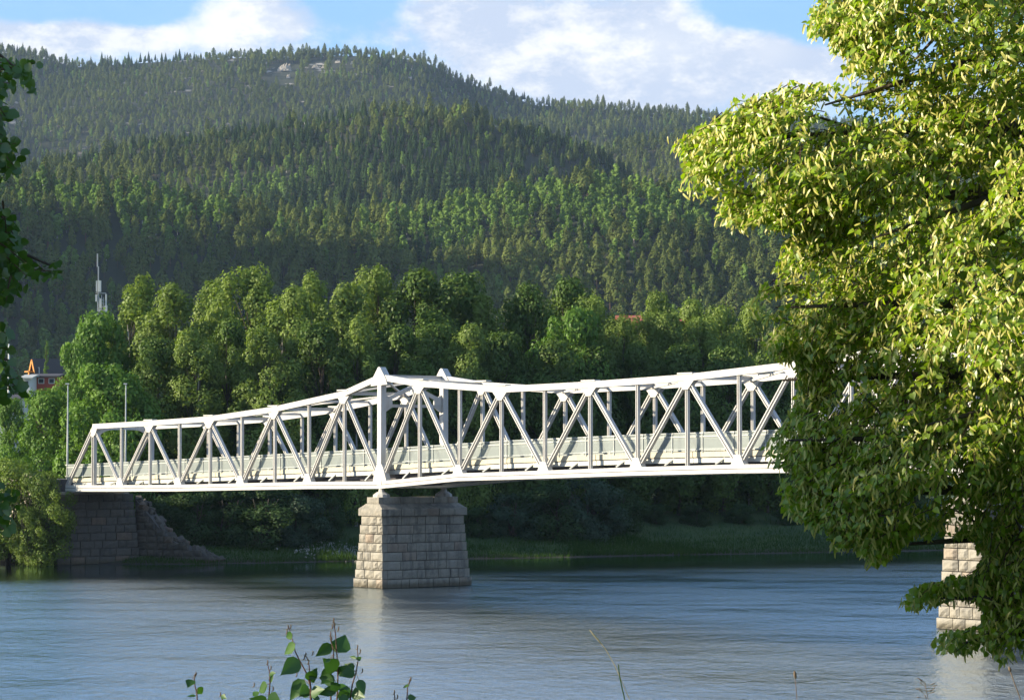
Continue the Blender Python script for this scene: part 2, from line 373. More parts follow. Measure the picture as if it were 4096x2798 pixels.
tag(wm.build('water', M['water']), kind='structure')

# ------------------------------------------------------------------ bridge
D = Vector((.6127, -.7903, 0)); D.normalize(); N = Vector((-D.y, D.x, 0)); RZ = math.atan2(D.y, D.x)
PN = 10.05; W = 5.9; X0, Y0 = -9.98, 200.0
UR = [0, .5, 3, 5, 6.5, 8, 9.5, 11, 16.5]; ZR = [9.12, 9.26, 9.97, 10.56, 11.11, 11.48, 11.72, 11.86, 12.0]
UB = [0, .5, 1, 2, 3, 4, 5, 6, 7, 8, 9, 10, 11, 12, 13, 14, 15, 16]; ZB = [6.70, 6.74, 6.80, 6.93, 7.15, 7.36, 7.49, 8.16, 8.42, 8.71, 8.93, 9.05, 8.80, 9.05, 9.2, 9.3, 9.35, 9.4]
UT = [.5, 1.5, 2.5, 3.5, 4.5, 5, 5.5, 6.5, 7.5, 8.5, 9.5, 10.5, 11, 11.5, 12.5, 13.5, 14.5, 15.5]
ZT = [12.87, 13.07, 13.35, 14.02, 15.1, 16.3, 15.7, 15.07, 15.2, 15.46, 16.02, 16.8, 17.7, 16.7, 16.1, 15.7, 15.5, 15.4]
rail = lambda u: float(np.interp(u, UR, ZR)); bot = lambda u: float(np.interp(u, UB, ZB)); top = lambda u: float(np.interp(u, UT, ZT))
def L(u, y, z): return Vector(((u - 5) * PN, y, z))
bridge = empty('truss_bridge', (X0, Y0, 0), RZ)
tag(bridge, 'white steel truss bridge with two peaked portals over the river on stone piers', 'bridge')
WP = M['white_paint']
for yy, inn in ((0, 1), (W, -1)):
    for i in range(len(UT) - 1):                       # top chord, one box section per panel
        a, b = UT[i], UT[i + 1]
        MB().bar(L(a, yy, top(a) - .27), L(b, yy, top(b) - .27), .40, .45).build('top_chord', WP, bridge)
        if abs(b - a) > .9:
            m_ = (a + b) / 2
    for i in range(len(UB) - 1):
        a, b = UB[i], UB[i + 1]
        c = MB(); c.bar(L(a, yy, bot(a) + .45), L(b, yy, bot(b) + .45), .40, .26); c.bar(L(a, yy, bot(a) + .15), L(b, yy, bot(b) + .15), .44, .26)
        c.build('bottom_chord', WP, bridge)
    k = .5
    while k <= 15.51:                                   # hangers and posts at every half panel
        if abs(k - 5) > .1 and abs(k - 11) > .1:
            end = k in (.5, 15.5)
            MB().bar(L(k, yy, bot(k) + .5), L(k, yy, top(k) - .5), .22 if not end else .34, .23 if not end else .42, (0, 1, 0), 'ibeam', .055).build('vertical_post', WP, bridge)
        k += .5
    for u in range(0, 16):                              # warren diagonals
        za, zb = bot(u) + .45, top(u + .5) - .35
        for (p, q) in ((L(u, yy, za), L(u + .5, yy, zb)), (L(u + 1, yy, bot(u + 1) + .45), L(u + .5, yy, zb))):
            big = .30 if 2 < u < 14 else .25
            if u == 0 and q.x > p.x: big = .36
            MB().bar(p, q, .26, big, (0, 1, 0), 'ibeam', .07).build('diagonal', WP, bridge)
    for u in (5, 11):                                   # portal posts with pointed cap
        zt = top(u) + .18
        p = MB(); p.box((((u - 5) * PN) - .25, yy - .24, bot(u) + .3), ((u - 5) * PN + .25, yy + .24, zt - .15)); p.build('portal_post', WP, bridge)
        c = MB(); x = (u - 5) * PN
        c.prism([(x - 1.1, top(u) - .95), (x + 1.1, top(u) - .85), (x + .85, top(u) - .35), (x + .12, zt + .32), (x - .12, zt + .32), (x - .85, top(u) - .35)], yy - .27, yy + .27)
        c.build('peak_cap', WP, bridge)
        g = MB(); g.prism([(x - .85, bot(u) + .55), (x + .95, bot(u) + .6), (x + .55, bot(u) + 1.5), (x + .3, bot(u) + 1.9), (x - .3, bot(u) + 1.9), (x - .55, bot(u) + 1.5)], yy - .225, yy + .225)
        g.build('gusset_plate', WP, bridge)
    for u in range(1, 16):
        if u in (5, 11): continue
        x = (u - 5) * PN; z = bot(u) + .55
        MB().prism([(x - .66, z - .05), (x + .66, z), (x + .54, z + .16), (x + .28, z + .66), (x - .28, z + .66), (x - .54, z + .16)], yy - .215, yy + .215).build('gusset_plate', WP, bridge)
    for i in range(16):
        u = i + .5; x = (u - 5) * PN; z = top(u)
        if i in (0, 15): poly = [(x - .35, z - .5), (x + .8, z - .5), (x + .5, z - 1.0), (x, z - 1.25), (x - .3, z - 1.0)]
        else: poly = [(x - .85, z - .45), (x + .85, z - .45), (x + .55, z - .72), (x + .24, z - 1.05), (x - .24, z - 1.05), (x - .55, z - .72)]
        MB().prism(poly[::-1], yy - .20, yy + .20).build('gusset_plate', WP, bridge)
        if i not in (0, 15): MB().box((x - .75, yy - .26, z - .02), (x + .75, yy + .26, z + .07)).build('splice_plate', WP, bridge)
# bracing between the two trusses
for i in range(len(UT)):
    u = UT[i]; z = top(u) - .22
    MB().bar(L(u, .2, z), L(u, W - .2, z), .2, .26, (1, 0, 0), 'ibeam').build('cross_strut', WP, bridge)
    if i < len(UT) - 1:
        v = UT[i + 1]; z2 = top(v) - .22; m_ = (u + v) / 2; zm = (z + z2) / 2
        MB().bar(L(u, .2, z + .02), L(v, W - .2, z2 + .02), .14, .14).build('lateral_brace', WP, bridge)
        MB().bar(L(u, W - .2, z - .16), L(v, .2, z2 - .16), .14, .14).build('lateral_brace', WP, bridge)
        if v - u > .9:
            MB().bar(L(m_, .2, zm), L(m_, W - .2, zm), .14, .18, (1, 0, 0)).build('cross_strut', WP, bridge)
for u in (5, 11):                                       # sway frame in the peaked portals
    zt = top(u); x = (u - 5) * PN
    MB().bar(L(u, .24, zt - 2.45), L(u, W - .24, zt - 2.45), .24, .22, (1, 0, 0), 'ibeam').build('portal_strut', WP, bridge)
    for s in (0, 1):
        ya, yb = (.3, W / 2) if s == 0 else (W - .3, W / 2)
        MB().bar(L(u, ya, zt - 2.05), L(u, yb, zt - .95), .16, .30, (1, 0, 0)).build('portal_brace', WP, bridge)
        sg = 1 if s == 0 else -1; y0_ = .22 if s == 0 else W - .22
        g = MB(); g.add([(x + e, y0_, zt - 1.55) for e in (-.06, .06)] + [(x + e, y0_ + sg * .75, zt - 1.95) for e in (-.06, .06)] + [(x + e, y0_ + sg * .75, zt - 2.55) for e in (-.06, .06)] + [(x + e, y0_, zt - 3.0) for e in (-.06, .06)],
              [(0, 2, 4, 6), (1, 7, 5, 3), (0, 1, 3, 2), (2, 3, 5, 4), (4, 5, 7, 6), (6, 7, 1, 0)]); g.build('gusset_plate', WP, bridge)
    MB().bar(L(u, W / 2, zt - 2.4), L(u, W / 2, zt - .95), .1, .1, (1, 0, 0)).build('portal_brace', WP, bridge)
for u in (.5, 15.5):                                    # curved end portals
    zt = top(u); x = (u - 5) * PN; c = MB()
    n_ = 10; V = []; 
    for i in range(n_ + 1):
        t = i / n_; y = .17 + t * (W - .34); drop = .55 + .95 * abs(2 * t - 1) ** 5
        for e in (-.12, .12): V += [(x + e, y, zt - .1), (x + e, y, zt - drop)]
    F = []
    for i in range(n_):
        a = i * 4; b = a + 4; F += [(a, b, b + 1, a + 1), (a + 2, a + 3, b + 3, b + 2), (a, a + 2, b + 2, b), (a + 1, b + 1, b + 3, a + 3)]
    F += [(0, 1, 3, 2), (n_ * 4, n_ * 4 + 2, n_ * 4 + 3, n_ * 4 + 1)]
    c.add(V, F); c.build('end_portal', WP, bridge)
# floor system
nseg = 33
for j in range(nseg):
    u0, u1 = j * .5 - .02, j * .5 + .48
    if u1 > 16.3: break
    za, zb = rail(u0), rail(u1)
    c = MB()
    def slab(c, ya, yb, t0, t1, g=.0):
        xa, xb = (u0 - 5) * PN + g, (u1 - 5) * PN - g
        V = [(xa, ya, za + t0), (xb, ya, zb + t0), (xb, yb, zb + t0), (xa, yb, za + t0), (xa, ya, za + t1), (xb, ya, zb + t1), (xb, yb, zb + t1), (xa, yb, za + t1)]
        c.add(V, [(0, 3, 2, 1), (4, 5, 6, 7), (0, 1, 5, 4), (1, 2, 6, 5), (2, 3, 7, 6), (3, 0, 4, 7)])
    slab(c, 1.0, W - 1.0, -1.42, -1.22); c.build('deck_slab', M['asphalt'], bridge)
    for ya, yb in ((.62, .95), (W - .95, W - .62)):
        c = MB(); slab(c, ya, yb, -1.60, -1.24, .03); c.build('edge_beam', M['cream'], bridge)
        c = MB(); slab(c, ya + .06, yb + (.0 if ya < 1 else -.06), -1.97, -1.66, .02); c.build('fascia_girder', M['beam_white'], bridge)
    c = MB(); slab(c, 1.35, 1.6, -2.35, -1.45); c.build('stringer', M['dark_steel'], bridge)
    c = MB(); slab(c, W - 1.6, W - 1.35, -2.35, -1.45); c.build('stringer', M['dark_steel'], bridge)
k = .5
while k <= 15.6:
    z = rail(k)
    zf = max(bot(k) + .62, z - 2.35)
    MB().bar(L(k, .2, bot(k) + .48), L(k, W - .2, bot(k) + .48), .3, .5, (1, 0, 0), 'ibeam').build('floor_beam', M['dark_steel'], bridge)
    for yy, sg in ((.78, 1), (W - .78, -1)):
        MB().bar(L(k + .24, yy - sg * .5, bot(k + .24) + .62), L(k + .28, yy, z - 1.62), .12, .12).build('bracket', M['beam_white'], bridge)
    k += .5
for side, yy, sg in (('near', .60, 1), ('far', W - .60, -1)):
    rl = empty('railing'); rl.parent = bridge
    k = -.12
    while k < 16.2:
        z = rail(k); x = (k - 5) * PN
        MB().box((x - .04, yy - .04, z - 1.3), (x + .04, yy + .04, z - .02)).build('railing_post', M['galv'], rl)
        MB().box((x - .22, yy - .07, z - .05), (x + .12, yy + .01, z + .035)).build('rail_sleeve', M['beam_white'], rl)
        MB().box((x - .22, yy - .07, z - 1.10), (x + .12, yy + .01, z - 1.03)).build('rail_sleeve', M['beam_white'], rl)
        k2 = k + .3
        for dz, th, m_ in ((0, .075, 'galv'), (-.24, .06, 'beam_white'), (-1.07, .07, 'galv')):
            MB().bar(L(k, yy, rail(k) + dz), L(k2, yy, rail(k2) + dz), .055, th).build('handrail' if dz > -1 else 'bottom_rail', M[m_], rl)
        c = MB(); x2 = (k2 - 5) * PN; z2 = rail(k2)
        V = [(x + .05, yy + .02 * sg, z - 1.02), (x2 - .05, yy + .02 * sg, z2 - 1.02), (x2 - .05, yy + .02 * sg, z2 - .06), (x + .05, yy + .02 * sg, z - .06)]
        V += [(a, b + .012, c_) for a, b, c_ in V]
        c.add(V, [(0, 1, 2, 3), (7, 6, 5, 4), (0, 4, 5, 1), (1, 5, 6, 2), (2, 6, 7, 3), (3, 7, 4, 0)]); c.build('mesh_panel', M['mesh_panel'], rl)
        k = k2

# ------------------------------------------------------------------ stone work
def rough_block(seed, rough=.10):
    """unit block: x along the course, y depth (face at y=-0.5), z up, with a bulged quarry face"""
    g = np.random.default_rng(seed); n = 4; V = []; F = []
    for j in range(n + 1):
        for i in range(n + 1):
            x, z = i / n - .5, j / n - .5; e = min(i, n - i, j, n - j)
            y = -.5 - (0 if e == 0 else (.5 + .5 * g.random()) * rough * (1.0 if e == 1 else 1.3))
            if e == 0: x *= .985; z *= .975
            else: x += g.uniform(-.04, .04); z += g.uniform(-.04, .04)
            V.append((x, y, z))
    for j in range(n):
        for i in range(n):
            a = j * (n + 1) + i; F.append((a, a + 1, a + n + 2, a + n + 1))
    b = len(V); V += [(-.4925, .5, -.4875), (.4925, .5, -.4875), (.4925, .5, .4875), (-.4925, .5, .4875)]
    bt = [i for i in range(n + 1)]; tp = [n * (n + 1) + i for i in range(n + 1)]; lf = [j * (n + 1) for j in range(n + 1)]; rt = [j * (n + 1) + n for j in range(n + 1)]
    F += [tuple([b, b + 1] + bt[::-1]), tuple([b + 2, b + 3] + tp), tuple([b + 3, b] + lf), tuple([b + 1, b + 2] + rt[::-1]), (b + 3, b + 2, b + 1, b)]
    return V, F
BLOCKS = {}
for mk in ('granite', 'granite_shaded'):
    for r_ in (.10, .24):
        L_ = []
        for s_ in range(5):
            V, F = rough_block(s_, r_); me = bpy.data.meshes.new('stone_block'); me.from_pydata(V, [], F); me.update(); me.materials.append(M[mk]); L_.append(me)
        BLOCKS[mk, r_] = L_
def course(root, origin, direction, length, z, h, depth, mk, rough, r, wmin=.7, wmax=1.35, name='stone_block'):
    """one course of blocks along direction (local), outer face to its right-hand side"""
    t = 0; ang = math.atan2(direction[1], direction[0])
    ws = []
    while t < length - .01:
        wd = r.uniform(wmin, wmax)
        if length - t - wd < .5: wd = length - t
        ws.append((t, wd)); t += wd
    for t, wd in ws:
        dep = depth
        nrm = Vector((direction[1], -direction[0], 0))
        c = Vector(origin) + Vector((direction[0], direction[1], 0)) * (t + wd / 2) - nrm * (dep / 2); c.z = z + h / 2
        o = obj(name, random.choice(BLOCKS[mk, rough]), root, c + nrm * r.uniform(-.02, .035), (0, 0, ang), (wd - .035, dep, h - .035))
def ring(root, hx, y0, y1, z, h, mk, r, rough_end=.24, rough_side=.10, depth=.5, name='stone_block', wmin=.7, wmax=1.35, cx=0):
    course(root, (cx - hx, y0, 0), (1, 0), 2 * hx, z, h, depth, mk, rough_end, r, wmin, wmax, name)
    course(root, (cx + hx, y0 + depth * .9, 0), (0, 1), y1 - y0 - depth * 1.8, z, h, depth, mk, rough_side, r, wmin, wmax + .2, name)
    course(root, (cx + hx, y1, 0), (-1, 0), 2 * hx, z, h, depth, mk, rough_end, r, wmin, wmax, name)
    course(root, (cx - hx, y1 - depth * .9, 0), (0, -1), y1 - y0 - depth * 1.8, z, h, depth, mk, rough_side, r, wmin, wmax + .2, name)
def pier(u, dz, label):
    p = L(u, 0, 0); wp = Vector((X0, Y0, 0)) + D * p.x
    root = empty('stone_pier', wp, RZ); tag(root, label, 'bridge pier')
    r = random.Random(int(u * 10)); yc = W / 2
    nC = 8 if dz < 1 else 10; zt = 5.42 + dz; h = zt / nC
    for i in range(nC):
        f = i / (nC - 1); hx = 1.88 * (1 - f) + 1.42 * f; hy = 4.15 * (1 - f) + 3.86 * f
        if i == 0: hx += .06; hy += .06
        ring(root, hx, yc - hy, yc + hy, i * h + (.0 if i else -.0), h, 'granite', r)
    c = MB(); c.add([(-1.6, yc - 3.9, -1.5), (1.6, yc - 3.9, -1.5), (1.6, yc + 3.9, -1.5), (-1.6, yc + 3.9, -1.5), (-1.24, yc - 3.66, zt + .05), (1.24, yc - 3.66, zt + .05), (1.24, yc + 3.66, zt + .05), (-1.24, yc + 3.66, zt + .05)],
                  [(0, 3, 2, 1), (4, 5, 6, 7), (0, 1, 5, 4), (1, 2, 6, 5), (2, 3, 7, 6), (3, 0, 4, 7)]); c.build('core', M['mortar'], root)
    ring(root, 1.62, yc - 4.02, yc + 4.02, zt, .58, 'granite', r, .10, .10, .6, 'coping_stone', .9, 1.5)
    z1 = zt + .58                                           # weathered slope, then the low plinth
    a = [(-1.6, yc - 4.0), (1.6, yc - 4.0), (1.6, yc + 4.0), (-1.6, yc + 4.0)]; b = [(-.88, yc - 3.76), (.88, yc - 3.76), (.88, yc + 3.76), (-.88, yc + 3.76)]
    c = MB(); c.add([(x, y, z1 - .03) for x, y in a] + [(x, y, z1 + .36) for x, y in b], [(0, 3, 2, 1), (4, 5, 6, 7), (0, 1, 5, 4), (1, 2, 6, 5), (2, 3, 7, 6), (3, 0, 4, 7)]); c.build('weathering_course', M['granite'], root)
    ring(root, .81, yc - 3.74, yc + 3.74, z1 + .36, .52, 'granite', r, .10, .10, .45, 'plinth_stone', 1.2, 2.2)
    MB().box((-.7, yc - 3.6, z1 + .3), (.7, yc + 3.6, z1 + .86)).build('plinth_core', M['granite'], root)
    zp = z1 + .86
    for yy in (0, W):
        c = MB(); hb = bot(u) - zp
        def frus(c, r0, r1, za, zb, n=10):
            V = [(math.cos(2 * math.pi * k / n) * r0, yy + math.sin(2 * math.pi * k / n) * r0 * .75, za) for k in range(n)] + [(math.cos(2 * math.pi * k / n) * r1, yy + math.sin(2 * math.pi * k / n) * r1 * .75, zb) for k in range(n)]
            c.add(V, [tuple(range(n - 1, -1, -1)), tuple(range(n, 2 * n))] + [(k, (k + 1) % n, n + (k + 1) % n, n + k) for k in range(n)])
        frus(c, .80, .78, zp - .02, zp + hb * .30); frus(c, .76, .42, zp + hb * .30, zp + hb * .62); frus(c, .30, .24, zp + hb * .62, zp + hb + .05)
        c.build('bearing', M['cast_stone'], root)
    return root
pier(5, 0.0, 'tapered granite bridge pier standing in mid river, sunlit on its narrow end')
pier(11, 1.32, 'pale granite bridge pier half hidden behind the linden leaves at the right edge')

# left abutment with wing wall
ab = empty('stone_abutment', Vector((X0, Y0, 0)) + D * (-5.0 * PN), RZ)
tag(ab, 'stained ashlar abutment, painted dark for its shade, under the left end of the truss bridge', 'abutment')
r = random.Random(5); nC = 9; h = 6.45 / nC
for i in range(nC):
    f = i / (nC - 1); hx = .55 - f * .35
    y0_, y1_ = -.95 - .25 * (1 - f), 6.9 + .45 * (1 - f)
    course(ab, (.45 - f * .45, y0_, 0), (0, 1), y1_ - y0_, i * h, h, .5, 'granite_shaded', .10, r, .8, 1.7)
    course(ab, (-4.0, y0_, 0), (1, 0), 4.45 - f * .45 - .1, i * h, h, .5, 'granite_shaded', .10, r, .8, 1.7)
    course(ab, (.45 - f * .45 - .1, y1_, 0), (-1, 0), 4.35, i * h, h, .5, 'granite_shaded', .10, r, .8, 1.7)
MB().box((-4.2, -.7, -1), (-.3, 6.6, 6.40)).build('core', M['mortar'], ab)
MB().box((-1.8, -.6, 6.40), (-.1, 6.5, 6.62)).build('bearing_shelf', M['concrete'], ab)
wg = empty('wing_wall', Vector((X0, Y0, 0)) + D * (-5.05 * PN) + N * 7.4, RZ)
tag(wg, 'sloping rubble wing wall running down to the water right of the dark abutment', 'wing wall')
r = random.Random(9)
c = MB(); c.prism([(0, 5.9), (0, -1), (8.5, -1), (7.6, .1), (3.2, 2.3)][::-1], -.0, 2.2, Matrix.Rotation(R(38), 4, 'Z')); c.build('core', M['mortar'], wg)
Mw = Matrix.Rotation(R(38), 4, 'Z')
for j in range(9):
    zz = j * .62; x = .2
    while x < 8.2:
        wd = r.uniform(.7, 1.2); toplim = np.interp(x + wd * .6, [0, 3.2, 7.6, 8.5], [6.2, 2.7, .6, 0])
        if zz + .5 < toplim: obj('stone_block', random.choice(BLOCKS['granite_shaded', .24]), wg, Mw @ Vector((x + wd / 2, -.02, zz + .3)), (0, 0, R(38)), (wd - .04, .4, .58))
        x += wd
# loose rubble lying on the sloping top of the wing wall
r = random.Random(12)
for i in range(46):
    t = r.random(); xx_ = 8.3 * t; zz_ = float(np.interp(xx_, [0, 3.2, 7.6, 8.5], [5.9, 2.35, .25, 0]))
    obj('rubble_stone', random.choice(BLOCKS['granite_shaded', .24]), wg, Mw @ Vector((xx_, r.uniform(.2, 2.0), zz_ + .02)), (r.uniform(-.5, .5), r.uniform(.2, 1.0), r.uniform(0, 3)), (r.uniform(.5, 1.0), r.uniform(.4, .8), r.uniform(.3, .6)))

# approach wall and road behind the bridge end
apw = empty('approach_wall', Vector((X0, Y0, 0)) + D * (-5.35 * PN), RZ); tag(apw, 'sunlit brown retaining wall of the road behind the willow bush', 'retaining wall')
MB().box((-42, -.55, 2), (-1.2, -.1, 7.9)).build('wall', M['concrete'], apw)
MB().box((-3.4, -1.0, 3), (-1.6, -.6, 8.35)).build('end_pillar', M['concrete'], apw)
x = -42
while x < -2:
    MB().box((x, -.62, 7.904), (x + 1.96, -.02, 8.08)).build('cap_stone', M['granite'], apw); x += 2
rd = MB(); rd.box((-60, 0, 6.5), (-.5, 6.4, 7.75)); o = rd.build('road', M['asphalt']); o.location = apw.location; o.rotation_euler = (0, 0, RZ); tag(o, kind='structure')

# ------------------------------------------------------------------ broadleaf tree prototypes
def quat_frames(nrm, g):
    """orthonormal frames whose third axis is nrm, random spin"""
    nrm = nrm / np.linalg.norm(nrm, axis=1, keepdims=True)
    a = g.normal(size=nrm.shape); a -= nrm * (a * nrm).sum(1, keepdims=True); a /= np.linalg.norm(a, axis=1, keepdims=True)
    return a, np.cross(nrm, a), nrm
QUAD = np.array([(-.5, 0, 0), (0, -.33, .06), (.5, 0, 0), (0, .33, -.06)])
def clumps(P, nrm, size, g, tmpl=QUAD):
    a, b, c = quat_frames(nrm, g)
    V = (P[:, None, :] + size[:, None, None] * (tmpl[None, :, 0, None] * a[:, None] + tmpl[None, :, 1, None] * b[:, None] + tmpl[None, :, 2, None] * c[:, None])).reshape(-1, 3)
    n, k = len(P), len(tmpl)
    return V, np.arange(n * k), np.full(n, k)
def broadleaf(seed, H, Rr, base, nlobe, nleaf, leaf, crown_mat, bark, lobe=(1.1, 2.2), slim=1.0, droop=0.0, trunk_r=.28, multi=1, zs=1.0):
    g = np.random.default_rng(seed)
    lobes = []
    tips = MB(); tips2 = MB()
    stems = []
    for s in range(multi):
        lean = g.uniform(-.06, .06, 2) * (1 if multi == 1 else 5); k = 7
        st = [Vector((lean[0] * H * (i / k) ** 1.2 + g.uniform(-.12, .12) * (i > 0), lean[1] * H * (i / k) ** 1.2 + g.uniform(-.12, .12) * (i > 0), -.6 + (H * .80 + .6) * i / k)) for i in range(k + 1)]
        tips.tube(st, [trunk_r * (1 - .88 * i / k) * (1 if multi == 1 else .6) + .02 for i in range(k + 1)], 7); stems.append(st)
    for i in range(nlobe):
        t = (i + g.uniform(0, 1)) / nlobe; z = base + (H - base) * t
        prof = math.sin(math.pi * min(1, (.12 + .80 * t)) ** .85) ** .7 if t < .97 else .2
        rad = Rr * prof * slim * g.uniform(.35, 1.0); an = g.uniform(0, 2 * math.pi)
        c = Vector((math.cos(an) * rad, math.sin(an) * rad, z - droop * rad)); lr = g.uniform(*lobe) * (1 - .35 * t)
        if z + lr > H: c.z = H - lr * .8
        lobes.append((c, lr)); st = stems[i % multi]
        a = st[min(len(st) - 1, max(1, int((c.z - rad * .6) / H * (len(st) - 1))))]
        tips2.tube([a, a.lerp(c, .5) + Vector((0, 0, .3)), c], [trunk_r * .26, trunk_r * .15, .02], 5, False)
    C = np.array([l[0][:] for l in lobes]); Rl = np.array([l[1] for l in lobes])
    wts = Rl ** 2; ii = g.choice(len(lobes), nleaf, p=wts / wts.sum())
    d = g.normal(size=(nleaf, 3)); d /= np.linalg.norm(d, axis=1, keepdims=True)
    rr = g.uniform(.45, 1.0, nleaf) ** .5 * (1 + .18 * np.sin(d[:, 0] * 7 + ii) * np.sin(d[:, 2] * 6 + ii * 2))
    P = C[ii] + d * (Rl[ii] * rr)[:, None] * np.array([1.0, 1.0, zs])
    axis = P - np.array([0, 0, 1]) * P[:, 2:3]
    nrm = d * 1.0 + axis / (np.linalg.norm(axis, axis=1, keepdims=True) + .1) * .25 + np.array([0, 0, .35]) + g.normal(size=(nleaf, 3)) * .42
    V, Lp, S = clumps(P, nrm, leaf * g.uniform(.6, 1.35, nleaf), g)
    return mesh_np('crown', V, Lp, S, M[crown_mat]), tips.mesh('trunk', M[bark]), H, tips2.mesh('limbs', M['bark'])
PROTO = {}
def addp(k, *a, **kw): PROTO.setdefault(k, []).append(broadleaf(*a, **kw))
for s in range(2):
    addp('maple', 10 + s, 17, 6.6, 1.5, 62, 24000, .42, 'leaf_maple', 'bark', (1.5, 2.7))
    addp('birch', 20 + s, 22, 4.6, 2.4, 64, 24000, .34, 'leaf_birch', 'birch_bark', (1.1, 2.1), droop=.15, trunk_r=.2, zs=1.4)
addp('birch', 24, 21, 3.4, 2.0, 50, 19000, .32, 'leaf_birch', 'birch_bark', (.9, 1.6), droop=.2, trunk_r=.18, zs=1.5)
addp('poplar', 30, 23, 6.0, 2.2, 74, 28000, .38, 'leaf_birch', 'bark', (1.3, 2.5), zs=1.35)
addp('alder', 40, 20, 5.0, 1.6, 64, 24000, .38, 'leaf_dark', 'bark', (1.3, 2.4), zs=1.2)
addp('willow', 50, 9, 4.2, .4, 60, 20000, .22, 'leaf_willow', 'bark', (.9, 1.6), multi=4, trunk_r=.13, zs=1.1)
addp('shrub', 60, 5, 3.2, .2, 28, 11000, .20, 'leaf_bank', 'bark', (.7, 1.3), multi=4, trunk_r=.10)
addp('shrub', 61, 5, 3.0, .2, 28, 11000, .20, 'leaf_bluewillow', 'bark', (.7, 1.3), multi=4, trunk_r=.10)
addp('column', 70, 14, .9, .6, 26, 2600, .3, 'hill_birch', 'bark', (.5, .8), trunk_r=.12)
KIND = {'maple': ('maple_tree', 'maple'), 'birch': ('birch_tree', 'birch'), 'poplar': ('poplar_tree', 'poplar'), 'alder': ('alder_tree', 'alder'),
        'willow': ('willow_bush', 'willow'), 'shrub': ('bank_shrub', 'shrub'), 'column': ('columnar_poplar', 'poplar')}
def plant(kind, var, x, y, H, label, group=None, wide=1.0, rz=None, z=None):
    cm, tm, h0, lm = PROTO[kind][var % len(PROTO[kind])]; s = H / h0
    root = empty(KIND[kind][0], (x, y, float(height(x, y)) - .1 if z is None else z), random.uniform(0, 6.28) if rz is None else rz, (s * wide, s * wide, s))
    tag(root, label, KIND[kind][1], group); obj('crown', cm, root); obj('trunk', tm, root); obj('limbs', lm, root); return root
def shoreY(X):            # the far bank's water line
    Y = 236.0
    while float(shore_s(np.float64(X), np.float64(Y))) < 0: Y += .5
    return Y
def plant_px(kind, var, dx_, dtop, inland, label, group=None, wide=1.0, hmin=3):
    """dx_, dtop: where the crown's middle and top show in the 2324 px wide view; inland: metres behind the water line"""
    px, py = dx_ * 1.7625, dtop * 1.7625; Y = 262.0
    for _ in range(8): Y = shoreY((px - 2048) / FPX * Y) + inland
    P = at(px, py, Y); zb = float(height(P.x, P.y)); return plant(kind, var, P.x, P.y, max(hmin, P.z - zb + .1), label, group, wide)
BT = 'broadleaf trees along the far bank'
